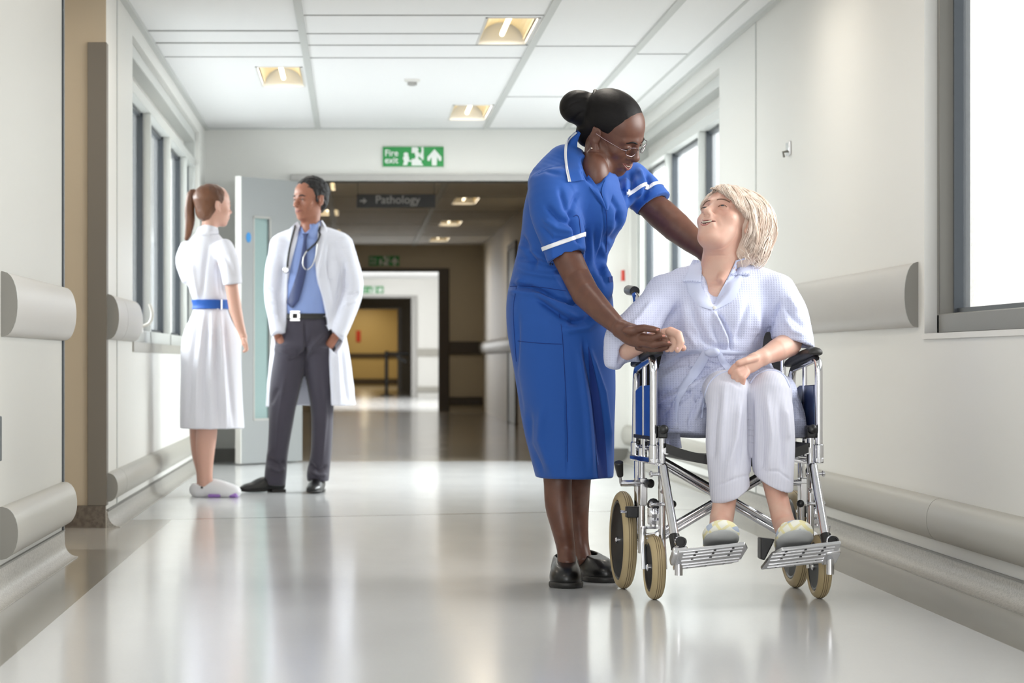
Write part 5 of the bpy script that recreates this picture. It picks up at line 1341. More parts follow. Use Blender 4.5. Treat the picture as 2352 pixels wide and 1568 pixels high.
    for i in range(90):   # nape curls
        a = q(rng.uniform(1695, 1750), rng.uniform(560, 590), rng.uniform(9.10, 9.2)); c = a+Vector((rng.uniform(-.02, .02), rng.uniform(-.02, .01), rng.uniform(-.045, -.02))); m_ = (a+c)/2+Vector((rng.uniform(-.015, .02), -.01, 0))
        lk.tube(smooth_path([a, m_, c], 5), [.0015*(1-.06*j) for j in range(11)], 6)
    lk.build('nape_curls', M['hair_white'], hair, angle=80)
    # ---- pyjama trousers
    D = Sdf(q(1560, 1175, 8.72), q(1850, 830, 9.50), .0045); sd = (1, 0, 0)
    D.etube([(q(1628, 925, 9.36), R(60), R(56)), (q(1650, 905, 9.16), R(56), R(54)), (q(1669, 898, 9.0), R(50), R(48))], sd, .03)
    D.ell(q(1673, 904, 8.965), (R(50), R(46), R(50)), None, .03)
    D.etube([(q(1673, 905, 8.96), R(49), R(46)), (q(1672, 960, 8.93), R(49), R(46)), (q(1672, 1020, 8.91), R(50), R(46)), (q(1675, 1080, 8.89), R(48), R(46)), (q(1680, 1150, 8.87), R(46), R(46))], sd, .02)
    D.etube([(q(1725, 925, 9.36), R(60), R(56)), (q(1752, 905, 9.16), R(54), R(54)), (q(1768, 897, 9.0), R(45), R(46))], sd, .03)
    D.ell(q(1770, 900, 8.965), (R(46), R(46), R(49)), None, .03)
    D.etube([(q(1770, 905, 8.96), R(45), R(46)), (q(1774, 960, 8.93), R(48), R(46)), (q(1776, 1020, 8.91), R(49), R(46)), (q(1777, 1080, 8.89), R(46), R(46)), (q(1778, 1145, 8.87), R(42), R(46))], sd, .012)
    for c_, n_ in (((1681, 1130, 8.87), (.42, .35, -.90)), ((1778, 1110, 8.87), (-.38, .3, -.92))):
        c0 = q(*c_); n0 = Vector(n_).normalized(); D.cutbox(c0+n0*.06, (n0, n0.orthogonal(), n0.cross(n0.orthogonal())), (.06, .080 if c_[0] < 1700 else .066, .075))
    D.etube([(q(1681, 1170, 8.87), R(37), R(36)), (q(1679, 1110, 8.88), R(35), R(34))], sd, .002, 'sub', end=.3)
    D.etube([(q(1778, 1160, 8.87), R(33), R(36)), (q(1778, 1095, 8.88), R(33), R(35))], sd, .002, 'sub', end=.3)
    S_ = surf(D).wob(.0016, 10, 6, (1, 1, .4))
    S_.folds([([(1650, 900), (1640, 980), (1636, 1060)], 7, -7), ([(1700, 920), (1690, 1010), (1664, 1100)], 7, 7), ([(1712, 930), (1704, 1020), (1690, 1090)], 6, -6), ([(1665, 880), (1660, 960), (1655, 1080)], 8, 5),
              ([(1760, 900), (1772, 1000), (1766, 1090)], 7, 7), ([(1745, 930), (1752, 1010), (1748, 1080)], 6, -6), ([(1790, 920), (1798, 1010), (1800, 1090)], 7, -7), ([(1806, 940), (1812, 1010)], 5, 5),
              ([(1722, 880), (1725, 960), (1724, 1060)], 5, -8), ([(1640, 1118), (1690, 1098), (1722, 1090)], 2.5, -2.5), ([(1740, 1080), (1790, 1082), (1818, 1104)], 2.5, -2.5), ([(1645, 868), (1680, 872), (1705, 890)], 5, -4)])
    trousers = S_.build('pyjama_trousers', M['pyjama'], root); tb = S_.bvh()
    # ---- waffle gown
    D = Sdf(q(1375, 1010, 8.78), q(1890, 590, 9.55), .005)
    D.etube([(q(1654, 622, 9.20), R(52), R(46)), (q(1655, 650, 9.20), R(102), R(66)), (q(1654, 700, 9.20), R(124), R(80)), (q(1645, 760, 9.20), R(112), R(84)), (q(1636, 812, 9.22), R(116), R(86)), (q(1642, 870, 9.25), R(134), R(90)), (q(1650, 930, 9.28), R(140), R(90))], sd, .03, end=.3)
    D.ell(q(1612, 735, 9.10), (R(44), R(38), R(44)), None, .05); D.ell(q(1694, 735, 9.10), (R(44), R(38), R(44)), None, .05); D.ell(q(1638, 800, 9.12), (R(80), R(50), R(40)), None, .05)
    D.chain([(q(1622, 632, 9.20), R(30)), (q(1570, 655, 9.22), R(42)), (q(1535, 678, 9.22), R(47))], .03); D.chain([(q(1690, 632, 9.20), R(30)), (q(1740, 650, 9.21), R(42)), (q(1778, 668, 9.21), R(45))], .03)
    D.etube([(q(1540, 680, 9.22), R(45), R(50)), (q(1505, 718, 9.18), R(50), R(52)), (q(1474, 752, 9.14), R(53), R(54)), (q(1448, 790, 9.11), R(54), R(54))], (1, 0, 1), .035, end=.5)
    D.etube([(q(1440, 762, 9.14), R(46), R(52)), (q(1417, 808, 9.13), R(32), R(48)), (q(1408, 838, 9.13), R(19), R(40))], sd, .03, end=.5)
    D.etube([(q(1778, 670, 9.20), R(46), R(50)), (q(1805, 715, 9.17), R(48), R(52)), (q(1817, 758, 9.13), R(48), R(52)), (q(1822, 810, 9.11), R(50), R(52))], sd, .03, end=.5)
    # lap: sheaths over both thighs, side drape
    D.etube([(q(1632, 920, 9.34), R(72), R(66)), (q(1652, 900, 9.17), R(64), R(60)), (q(1668, 897, 9.045), R(56), R(53))], sd, .03, end=.1)
    D.etube([(q(1715, 920, 9.34), R(70), R(66)), (q(1750, 900, 9.17), R(60), R(60)), (q(1766, 895, 9.045), R(52), R(51))], sd, .03, end=.1)
    D.etube([(q(1590, 870, 9.22), R(78), R(80)), (q(1582, 930, 9.17), R(74), R(92)), (q(1576, 1000, 9.15), R(68), R(84))], sd, .03, end=.2)
    D.etube([(q(1795, 920, 9.20), R(38), R(66)), (q(1816, 972, 9.12), R(34), R(56)), (q(1830, 994, 9.08), R(24), R(44))], sd, .03, end=.3)
    # openings
    D.chain([(q(1500, 800, 8.98), R(40)), (q(1465, 800, 9.03), R(27)), (q(1440, 805, 9.07), R(19)), (q(1430, 824, 9.07), R(11)), (q(1422, 838, 9.07), R(6))], .005, 'sub')
    D.ell(q(1500, 815, 9.05), (R(36), .10, R(52)), None, .006, 'sub')
    c0 = q(1817, 787, 9.11); n0 = Vector((-.25, -.12, -.96)).normalized(); D.cutbox(c0+n0*.05, (n0, n0.orthogonal(), n0.cross(n0.orthogonal())), (.05, .085, .085))
    D.chain([(q(1817, 785, 9.12), R(36)), (q(1820, 830, 9.08), R(40))], .003, 'sub')
    D.chain([(q(1655, 590, 9.14), R(45)), (q(1652, 625, 9.16), R(42))], .006, 'sub'); D.chain([(q(1648, 626, 9.10), R(38)), (q(1645, 660, 9.10), R(24)), (q(1641, 696, 9.08), R(7))], .004, 'sub')
    S_ = surf(D).wob(.0028, 9, 12)
    S_.folds([([(1560, 690), (1545, 720), (1524, 765), (1518, 800)], 5, -14), ([(1790, 690), (1772, 730), (1764, 775), (1762, 810)], 5, -14), ([(1500, 690), (1470, 730), (1450, 748)], 7, 6), ([(1520, 700), (1500, 740), (1490, 760)], 6, -6),
              ([(1585, 680), (1600, 740), (1625, 790)], 7, -7), ([(1570, 690), (1580, 760), (1600, 800)], 7, 6), ([(1638, 715), (1655, 745), (1668, 775), (1672, 806)], 4, 9), ([(1648, 715), (1664, 745), (1677, 775), (1680, 806)], 3.5, -10),
              ([(1640, 750), (1656, 790), (1668, 806)], 6, -7), ([(1720, 680), (1705, 740), (1690, 790)], 7, -6), ([(1735, 690), (1740, 750), (1735, 800)], 8, 6), ([(1600, 770), (1640, 796), (1690, 800)], 7, -6),
              ([(1515, 850), (1560, 822), (1610, 812)], 6, -9), ([(1510, 880), (1560, 850), (1620, 832)], 7, 7), ([(1506, 912), (1560, 880), (1640, 852)], 7, -7), ([(1506, 935), (1570, 900), (1620, 870)], 6, 6), ([(1508, 960), (1555, 925), (1590, 900)], 6, -6),
              ([(1622, 872), (1600, 915), (1582, 970), (1588, 998)], 4, -6), ([(1632, 872), (1612, 915), (1596, 965)], 5, 7), ([(1800, 700), (1822, 730), (1846, 750)], 6, -6), ([(1800, 730), (1820, 760), (1850, 770)], 6, 6), ([(1810, 680), (1836, 720)], 6, 5),
              ([(1690, 838), (1718, 862), (1740, 850)], 5, -6)])
    gown = S_.build('gown', M['gown'], root); gb = S_.bvh(); all_ = [gb, hb, tb]
    col = lambda nm, A_, B_, m='gownplain', sm=4, off=.006, n=22, kk=8, bul=.003: ribbon(nm, [gb, hb], A_, B_, M[m], gown, n, kk, off, .002, bul, sm=sm)
    col('collar', [(1592, 596), (1582, 615), (1571, 646)], [(1609, 598), (1612, 618), (1610, 648)]); col('collar', [(1712, 592), (1722, 612), (1721, 634)], [(1690, 598), (1684, 612), (1676, 628)])
    col('pyjama_front', [(1574, 646), (1582, 672), (1604, 700), (1637, 712)], [(1610, 646), (1614, 662), (1625, 684), (1639, 702)], off=.004); col('pyjama_front', [(1704, 632), (1700, 660), (1682, 690), (1642, 712)], [(1676, 628), (1664, 652), (1650, 678), (1641, 702)], off=.004)
    for i, (A0, A1) in enumerate((((1571, 646), (1610, 648)), ((1676, 628), (1721, 634)))):
        w = MB()
        for j in range(7):
            t = (j+.5)/7; h_ = hit([gb, hb], A0[0]+(A1[0]-A0[0])*t, A0[1]+(A1[1]-A0[1])*t, .007)
            if h_: w.ball(h_[0], .0058, 8, (1, .5, .8))
        w.build('scallop_edge', M['gownplain'], gown)
    h_ = hit([gb], 1640, 708, .004); b = MB(); b.lathe(h_[0], (0, -1, 0), [(.006, 0), (.006, .002), (.004, .003)], 16); b.build('button', M['white'], gown)
    # belt with a knot and hanging ends
    ribbon('belt', [gb], [(1514, 838), (1560, 812), (1610, 802), (1660, 803), (1700, 806), (1745, 800)], [(1516, 846), (1561, 820), (1611, 811), (1660, 812), (1700, 814), (1747, 808)], M['gownplain'], gown, 36, 4, .004, .003, .002)
    ribbon('belt_end', [gb, tb], [(1616, 802), (1592, 840), (1562, 885), (1550, 915), (1548, 960)], [(1634, 806), (1616, 845), (1582, 890), (1560, 925), (1556, 975)], M['gownplain'], gown, 36, 5, .006, .003, .002, sm=8)
    ribbon('belt_end', [gb, tb], [(1549, 915), (1530, 960), (1527, 1000), (1530, 1032)], [(1558, 915), (1556, 960), (1562, 1000), (1566, 1028)], M['gown'], gown, 30, 5, .006, .003, .002, sm=8)
    ribbon('belt_end', [gb, tb], [(1645, 806), (1652, 830), (1668, 850)], [(1656, 804), (1668, 828), (1686, 846)], M['gownplain'], gown, 16, 4, .005, .003, .002)
    h_ = hit([gb], 1634, 808, .008); S = Sdf(h_[0]-Vector((.04, .03, .03)), h_[0]+Vector((.04, .03, .03)), .0025); S.ell(h_[0], (R(16), R(9), R(10)), None, .01); S.ell(h_[0]+Vector((.012, -.004, .004)), (R(9), R(9), R(8)), None, .01); surf(S).build('belt_knot', M['gownplain'], gown)
    stroke('gown_hem', [tb, gb], [(1612, 960), (1618, 915), (1630, 880), (1655, 858), (1690, 852), (1714, 864), (1724, 880)], .0028, M['gownplain'], gown, 50, .001)
    stroke('gown_hem', [tb, gb], [(1724, 880), (1740, 860), (1770, 850), (1798, 860), (1814, 890)], .0028, M['gownplain'], gown, 36, .001)
    # ---- slippers
    for (x, y, tx) in ((1656, 1231, 0), (1825, 1231, .0)):
        c = q(x, y, 8.66); f = Vector((.0 if x < 1700 else .06, -1, .42)).normalized(); u = Vector((1, 0, 0)).cross(f); u = (-u if u.z < 0 else u).normalized(); s_ = f.cross(u); Rm = np.array([[s_[i], f[i], u[i]] for i in range(3)])
        S = Sdf(c-Vector((.09, .15, .09)), c+Vector((.09, .17, .10)), .003)
        S.ell(c+f*.0+u*.006, (R(40), .085, R(26)), Rm, .01); S.ell(c-f*.075+u*.004, (R(33), .07, R(27)), Rm, .02)
        S.ell(c-f*.085+u*.040, (R(23), .055, R(22)), Rm, .006, 'sub')
        S.plane(c-u*R(18), -u, .004)
        S2 = surf(S); sl = S2.build('slipper', M['slipper'], root)
        S = Sdf(c-Vector((.10, .16, .10)), c+Vector((.10, .18, .10)), .003); S.ell(c-u*R(7)+f*.004, (R(39), .088, R(19)), Rm, .004); S.ell(c-u*R(9)-f*.075, (R(32), .072, R(17)), Rm, .02)
        S.plane(c-u*R(7), u, .003); S.plane(c-u*R(21), -u, .006); surf(S).build('sole', M['sole'], sl)
        b = MB(); cb = c-f*.028+u*.040
        for t in (-1, 1): b.tube(smooth_path([cb, cb+s_*t*.018+u*.010, cb+s_*t*.030+u*.002, cb+s_*t*.012-u*.003, cb]), .005, 8)
        b.build('bow', M['slipper'], sl)
        b = MB(); b.tube([c+f*(.055-.11*i/10)*0+f*(-.035)+s_*(.036*math.cos(PI*i/10))+u*(.012+.030*math.sin(PI*i/10)) for i in range(11)], .004, 8); b.build('binding', M['slipper'], sl)
    return root
lady = make_lady()
# ------------------------------------------------------------ the two people farther down the corridor
M['whitecloth'] = mat('white_uniform_cotton', lin(230, 230, 240), .8, sheen=.2, bump=(200, .15, .001))
M['coat'] = mat('white_coat_cotton', lin(228, 230, 242), .8, sheen=.15, bump=(200, .15, .001))
M['shirt'] = mat('pale_blue_shirt', lin(142, 164, 218), .75, bump=(300, .1, .0006))
M['tie'] = mat('dark_blue_tie', lin(52, 64, 108), .5)
M['slate'] = mat('charcoal_wool', lin(62, 58, 70), .8, sheen=.2)
M['skin_tan'] = mat('olive_skin', lin(160, 106, 84), .45, sss=.12)
M['skin_light'] = mat('light_skin', lin(216, 170, 152), .48, sss=.12)
M['hair_brown'] = mat('auburn_hair', lin(112, 72, 48), .42, noise=(14, lin(88, 56, 40), .35, .7, (1, 1, .3)), bump=(60, .3, .002))
M['hair_dark'] = mat('dark_curly_hair', lin(24, 20, 20), .6, bump=(50, .9, .01))
M['beltblue'] = mat('blue_belt', lin(28, 92, 184), .6)
M['purple'] = mat('purple_sole', lin(160, 120, 200), .5)
M['clog'] = mat('white_clog', lin(232, 232, 236), .35)
M['silver'] = mat('satin_silver', (.8, .8, .8), .25, metal=1)

def make_young_nurse():
    Y0 = 15.65; R = lambda a: a*Y0/F
    q = lambda x, y, d=0: pt(x, y, Y0+d)
    root = empty('person', (q(470, 1140).x, Y0, 0), 'young nurse in a white short-sleeved dress with blue belt and brown ponytail', 'person')
    Hd = Head(q(489, 472), (.86, .50, -.04), (0, 0, 1), 1.0); Hd.gaze = 0; Hd.gazed = 0; P = Hd.p; k = Hd.k
    G = Sdf(Hd.C-Vector((.14, .15, .24)), Hd.C+Vector((.14, .15, .14)), .0035)
    Hd.base(G, fat=.95, mouth_open=0, nose=.9); G.etube([(P(0, -.015, -.02), .045, .05), (q(481, 520), R(18), R(18)), (q(478, 545), R(24), R(22))], (1, 0, 0), .03)
    head = surf(G); hb = head.bvh()
    A = Sdf(q(500, 820, -.40), q(580, 590, .15), .0035)
    A.chain([(q(527, 608, -.15), R(15)), (q(532, 655, -.16), R(15)), (q(541, 712, -.17), R(14.5)), (q(550, 745, -.19), R(11)), (q(559, 772, -.20), R(8))], .02)
    A.etube([(q(559, 772, -.20), R(7), R(9)), (q(562, 790, -.20), R(7), R(12))], (1, 0, 0), .01)
    for i in range(4): A.chain([(q(561+i*1.6, 792, -.215+i*.012), R(3.6)), (q(566+i*.5, 803, -.22+i*.012), R(3.4)), (q(560+i*.5, 807, -.215+i*.012), R(3))], .002)
    A.chain([(q(560, 780, -.225), R(4)), (q(566, 790, -.235), R(3.6)), (q(567, 799, -.235), R(3))], .002)
    Lg = Sdf(q(425, 1140, -.2), q(515, 900, .3), .005)
    Lg.etube([(q(478, 920, -.04), R(24), R(24)), (q(475, 990, -.04), R(24), R(24)), (q(472, 1030, -.03), R(22), R(22)), (q(472, 1075, -.02), R(17), R(17)), (q(472, 1112, 0), R(16), R(15))], (1, 0, 0), .02)
    Lg.etube([(q(456, 920, .12), R(22), R(24)), (q(455, 990, .12), R(20), R(24)), (q(458, 1040, .13), R(18), R(22)), (q(464, 1080, .13), R(14), R(16)), (q(466, 1112, .14), R(14), R(15))], (1, 0, 0), .02)
    T = Sdf(q(400, 960, -.25), q(560, 520, .3), .009)
    T.etube([(q(478, 540), R(22), R(20)), (q(478, 600), R(38), R(30)), (q(482, 700), R(30), R(26)), (q(478, 800, .03), R(40), R(34)), (q(468, 940, .04), R(26), R(36))], (1, 0, 0), .03); T.cap(q(485, 575), q(524, 612, -.12), R(14), R(12), .02)
    head.join(surf(T)).join(surf(A)).join(surf(Lg)).build('body', M['skin_light'], root)
    Hd.features(hb, root, M['lip_rose'], M['hair_brown'], IRISD, smile=.4, mouth_open=0, lidcol=M['skin_light'], teeth=False)
    G = Sdf(Hd.C-Vector((.20, .18, .24)), Hd.C+Vector((.15, .18, .18)), .004)
    G.ell(P(0, -.016, .036), (.081, .101, .084), Hd.R, .01); G.ell(P(0, -.05, -.035), (.060, .048, .055), Hd.R, .03)
    n1 = Hd.F*.85-Hd.U*.5; G.plane(P(0, 0, 0)+n1*.032, n1, .01)
    for s_ in (-1, 1): G.ell(P(s_*.086, .012, -.02), (.022, .026, .032), Hd.R, .008, 'sub')
    hs = surf(G).wob(.002, 40, 3)
    t = hs.build('hair', M['hair_brown'], root)
    S = Sdf(q(415, 560, -.15), q(465, 425, .15), .004)
    S.etube([(q(456, 446), R(9), R(8)), (q(441, 446), R(11), R(9)), (q(436, 475), R(12), R(10)), (q(436, 510), R(11), R(10)), (q(433, 535), R(9), R(8)), (q(427, 550), R(4), R(4))], (1, 0, 0), .01)
    surf(S).wob(.003, 30, 5, (1, 1, .3)).build('ponytail', M['hair_brown'], t)
    b = MB(); b.lathe(q(454, 446), (1, 0, 0), [(.022, -.008), (.026, 0), (.022, .008)], 16); b.build('hair_tie', M['rubber'], root)
    D = Sdf(q(395, 1000, -.35), q(580, 500, .4), .006); sd = (1, 0, 0)
    D.etube([(q(477, 536), R(26), R(24)), (q(476, 556), R(42), R(34)), (q(476, 600), R(54), R(42)), (q(480, 650), R(48), R(40)), (q(485, 697), R(39), R(34)), (q(484, 720), R(43), R(38)), (q(483, 780), R(66), R(60)), (q(485, 870), R(70), R(70)), (q(487, 992), R(74), R(78))], sd, .02, end=.2)
    D.etube([(q(512, 570, -.07), R(24), R(26)), (q(527, 605, -.14), R(24), R(26)), (q(534, 652, -.16), R(21.5), R(24))], sd, .03); D.etube([(q(436, 570, .02), R(22), R(24)), (q(424, 600, .02), R(20), R(22)), (q(434, 640, .0), R(17), R(20))], sd, .03)
    D.plane(q(487, 983), (0, 0, -1), .003)
    n0 = Vector((.12, 0, -1)).normalized(); c0 = q(534, 653, -.16); D.cutbox(c0+n0*.05, (n0, n0.orthogonal(), n0.cross(n0.orthogonal())), (.05, .06, .06)); D.cap(c0+Vector((0, 0, .02)), c0-Vector((0, 0, .05)), R(17), R(18), .003, 'sub')
    D.etube([(q(487, 1030), R(58), R(60)), (q(487, 960), R(56), R(58))], sd, .003, 'sub', end=.1)
    S_ = surf(D).wob(.003, 8, 4, (1, 1, .4))
    S_.folds([([(x0, 715), (x1, 850), (x2, 985)], 5, a) for x0, x1, x2, a in ((456, 438, 430, -9), (468, 455, 450, 8), (478, 470, 468, -10), (488, 485, 484, 8), (497, 498, 502, -10), (506, 512, 520, 9), (514, 526, 538, -9))]+
             [([(478, 560), (470, 620), (464, 685)], 5, -7), ([(498, 560), (500, 620), (505, 680)], 5, -8), ([(440, 600), (448, 650), (456, 685)], 5, 7), ([(512, 600), (510, 640), (514, 680)], 4, -8), ([(515, 585), (530, 610), (540, 640)], 5, -5)])
    dr = S_.build('dress', M['whitecloth'], root)
    band('belt', S_, q(486, 699), (0, 0, 1), R(10.5), .25, .005, M['beltblue'], root)
    h_ = hit([S_.bvh()], 503, 699, .010); b = MB()
    for dx in (-.012, .010): b.box(h_[0].x+dx-.004, h_[0].x+dx+.004, h_[0].y-.003, h_[0].y+.004, h_[0].z-.027, h_[0].z+.027)
    b.build('belt_clasp', M['silver'], root)
    ribbon('collar', [S_.bvh(), hb], [(452, 522), (474, 516), (500, 522)], [(448, 540), (474, 540), (503, 538)], M['whitecloth'], dr, 16, 6, .006, .003, .002)
    for dx, dd, w in ((0, 0, 1), (-4, .14, 1)):
        c = q(472+dx, 1142, dd); c.z = 0; f = Vector((.96, -.22, 0)).normalized(); s_ = f.cross(Vector((0, 0, 1))); Rm = np.array([[s_[i], f[i], (0, 0, 1)[i]] for i in range(3)]); Q = lambda a, b_, z: c+s_*a+f*b_+Vector((0, 0, z))
        S = Sdf(c-Vector((.14, .14, .01)), c+Vector((.26, .16, .14)), .004)
        S.ell(Q(0, .135, .032), (.046, .068, .042), Rm, .02); S.ell(Q(0, .05, .045), (.042, .09, .052), Rm, .03); S.ell(Q(0, -.035, .035), (.036, .048, .045), Rm, .02)
        S.ell(Q(0, -.005, .09), (.034, .055, .045), Rm, .004, 'sub'); S.plane((0, 0, .001), (0, 0, -1), .002)
        sh = surf(S).build('clog', M['clog'], root)
        b = MB(); b.obox(Q(0, .165, .014), s_, f, (0, 0, 1), .040, .024, .013); b.build('toe_patch', M['purple'], sh, bevel=.01)
        b = MB(); b.obox(Q(0, .06, .010), s_, f, (0, 0, 1), .0445, .035, .009); b.build('sole_patch', M['purple'], sh, bevel=.006)
        b = MB(); b.lathe(Q(.038, -.01, .055), s_, [(.006, -.004), (.006, .004)], 12); b.build('rivet', M['rubber'], sh)
    return root

def make_doctor():
    Y0 = 16.25; R = lambda a: a*Y0/F
    q = lambda x, y, d=0: pt(x, y, Y0+d)
    root = empty('person', (q(690, 1130).x, Y0, 0), 'dark-haired man in white coat, blue shirt and tie, with stethoscope and hands in pockets', 'person')
    Hd = Head(q(713, 459), (-.72, -.69, -.03), (0, 0, 1), 1.06); Hd.gaze = 0; Hd.gazed = 0; P = Hd.p; k = Hd.k
    G = Sdf(Hd.C-Vector((.16, .16, .26)), Hd.C+Vector((.16, .16, .15)), .0035)
    Hd.base(G, fat=1.0, mouth_open=0, nose=1.15, noselen=1.03, jaw=1.15, smile=.4); G.etube([(P(0, -.015, -.02), .055, .06), (q(712, 520), R(22), R(22)), (q(712, 548), R(30), R(26))], (1, 0, 0), .03)
    head = surf(G); hb = head.bvh()
    T = Sdf(q(620, 1120, -.2), q(810, 530, .3), .01)
    T.etube([(q(712, 545), R(26), R(22)), (q(712, 600), R(55), R(34)), (q(706, 700), R(48), R(32)), (q(700, 770), R(50), R(32))], (1, 0, 0), .03)
    T.chain([(q(680, 780), R(26)), (q(650, 940, -.02), R(20)), (q(632, 1100, 0), R(14))], .02); T.chain([(q(722, 780), R(26)), (q(740, 940), R(20)), (q(733, 1100), R(14))], .02)
    T.chain([(q(690, 565), R(22)), (q(648, 585), R(20)), (q(630, 690), R(13)), (q(640, 770, -.05), R(10)), (q(652, 790, -.06), R(11))], .02); T.chain([(q(735, 565), R(22)), (q(785, 585), R(20)), (q(812, 680), R(13)), (q(775, 765, -.05), R(10)), (q(757, 792, -.06), R(11))], .02)
    head.join(surf(T))
    A = Sdf(q(612, 815, -.3), q(790, 735, .2), .004)
    A.etube([(q(636, 752, -.09), R(9), R(10)), (q(637, 770, -.06), R(9), R(10)), (q(652, 792, .02), R(9), R(10))], (1, 0, 0), .01); A.chain([(q(632, 765, -.08), R(4.5)), (q(636, 778, -.05), R(4.2)), (q(644, 790, 0), R(4))], .003)
    A.etube([(q(778, 762, -.07), R(9), R(10)), (q(766, 776, -.03), R(9), R(9)), (q(745, 795, .02), R(9), R(10))], (1, 0, 0), .01); A.chain([(q(773, 768, -.07), R(4.5)), (q(764, 782, -.04), R(4.2)), (q(752, 792, 0), R(4))], .003)
    head.join(surf(A)).build('body', M['skin_tan'], root)
    Hd.features(hb, root, mat('lips_brown', lin(140, 84, 76), .4), M['hair_dark'], IRISD, smile=.3, mouth_open=0, lidcol=M['skin_tan'], teeth=False, brow=.0036)
    G = Sdf(Hd.C-Vector((.17, .17, .18)), Hd.C+Vector((.17, .17, .20)), .004)
    G.ell(P(0, -.018, .046), (.083*k, .100*k, .085*k), Hd.R, .01); n1 = Hd.F*.62-Hd.U*.78; G.plane(P(0, 0, 0)+n1*.004*k, n1, .01); G.ell(P(0, -.05, -.01), (.070*k, .05*k, .06*k), Hd.R, .02)
    for s_ in (-1, 1): G.ell(P(s_*.086, .004, -.012), (.02*k, .026*k, .034*k), Hd.R, .006, 'sub'); G.cap(P(s_*.072, .022, .03), P(s_*.074, .020, -.01), .008*k, .006*k, .006)
    surf(G).wob(.005, 55, 9).build('hair', M['hair_dark'], root)
    # shirt and trousers
    D = Sdf(q(625, 780, -.25), q(800, 505, .25), .005); sd = (1, 0, 0)
    D.etube([(q(712, 536), R(26), R(24)), (q(712, 560), R(55), R(34)), (q(710, 620), R(62), R(42)), (q(704, 690), R(56), R(42)), (q(700, 735), R(56), R(42)), (q(700, 760), R(52), R(40))], sd, .02, end=.2)
    D.etube([(q(710, 516), R(23), R(23)), (q(712, 540), R(26), R(25))], sd, .01, end=.2); D.cap(q(708, 500), q(706, 530, -.01), R(22), R(19), .003, 'sub')
    S_ = surf(D).wob(.003, 10, 4); shirt = S_.build('shirt', M['shirt'], root); sb = S_.bvh()
    D = Sdf(q(590, 1130, -.35), q(790, 715, .3), .006)
    D.etube([(q(702, 722), R(54), R(42)), (q(700, 760), R(62), R(46)), (q(698, 800), R(64), R(46))], sd, .02, end=.2)
    D.etube([(q(668, 800), R(40), R(42)), (q(656, 880, -.02), R(36), R(38)), (q(646, 960, -.03), R(29), R(32)), (q(638, 1040, -.02), R(24), R(28)), (q(633, 1085, .0), R(25), R(30)), (q(632, 1112, .0), R(24), R(32))], sd, .03, end=.2)
    D.etube([(q(732, 800), R(38), R(42)), (q(738, 880), R(33), R(38)), (q(741, 960, -.0), R(25), R(32)), (q(737, 1040, -.02), R(24), R(28)), (q(731, 1085, -.03), R(26), R(28)), (q(731, 1104, -.03), R(24), R(28))], sd, .03, end=.2)
    D.cutbox(q(632, 1135), ((1, 0, -.1), (0, 1, 0), (.1, 0, 1)), (.09, .15, R(20))); D.cutbox(q(732, 1124), ((1, 0, 0), (0, 1, 0), (0, 0, 1)), (.09, .15, R(20)))
    S_ = surf(D).wob(.003, 8, 5, (1, 1, .5))
    S_.folds([([(715, 770), (700, 810), (660, 830)], 5, -9), ([(700, 735), (702, 790), (700, 850)], 3, -8), ([(750, 760), (715, 800), (700, 830)], 5, 8), ([(640, 800), (670, 820), (690, 815)], 5, 7), ([(655, 860), (640, 960), (636, 1040)], 4, 5), ([(744, 860), (748, 960), (740, 1060)], 4, 6),
              ([(612, 1050), (640, 1065), (655, 1060)], 5, -12), ([(615, 1070), (640, 1082), (655, 1075)], 4, 9), ([(708, 1060), (730, 1080), (755, 1070)], 5, -12), ([(708, 1078), (730, 1092), (752, 1090)], 4, 8), ([(640, 890), (620, 930)], 6, -6), ([(600, 1060), (615, 1050), (625, 1030)], 6, 5)])
    tr = S_.build('trousers', M['slate'], root); tb = S_.bvh()
    band('belt', S_, q(702, 727), (0, 0, 1), R(6), .25, .004, M['rubber'], root)
    h_ = hit([tb], 679, 726, .012); c = h_[0]; b = MB(); w = .028
    for (x0, x1, z0, z1) in ((-w, w, .014, .028), (-w, w, -.028, -.014), (-w, -w+.014, -.02, .02), (w-.014, w, -.02, .02)): b.box(c.x+x0, c.x+x1, c.y-.004, c.y+.004, c.z+z0, c.z+z1)
    b.build('belt_buckle', M['silver'], root)
    # tie and collar
    ribbon('collar', [sb, hb], [(684, 512), (682, 530), (690, 545)], [(694, 522), (698, 532), (704, 540)], M['shirt'], shirt, 12, 6, .006, .003, .002); ribbon('collar', [sb, hb], [(736, 505), (735, 525), (722, 548)], [(722, 518), (714, 530), (706, 540)], M['shirt'], shirt, 12, 6, .006, .003, .002)
    ribbon('tie', [sb], [(694, 536), (697, 552), (684, 620), (664, 680), (658, 694), (668, 706)], [(710, 536), (704, 552), (704, 620), (690, 680), (684, 694), (672, 707)], M['tie'], root, 40, 6, .010, .005, .003)
    # coat: a hollow shell open at the front
    D = Sdf(q(590, 945, -.35), q(850, 505, .36), .0058)
    D.etube([(q(714, 528, .02), R(34), R(30)), (q(714, 550, .02), R(72), R(40)), (q(714, 600, .02), R(84), R(50)), (q(712, 680, .02), R(76), R(52)), (q(710, 760, .02), R(84), R(58)), (q(712, 850, .03), R(96), R(66)), (q(714, 940, .04), R(105), R(72))], sd, .03, end=.2)
    D.cap(q(648, 562, .02), q(690, 545, .02), R(26), R(26), .03); D.cap(q(780, 562, .02), q(735, 545, .02), R(28), R(26), .03)
    D.etube([(q(648, 566, .02), R(26), R(28)), (q(632, 620, 0), R(23), R(26)), (q(629, 680, -.01), R(21), R(24)), (q(634, 730, -.05), R(19), R(22)), (q(640, 764, -.08), R(18), R(20))], sd, .03)
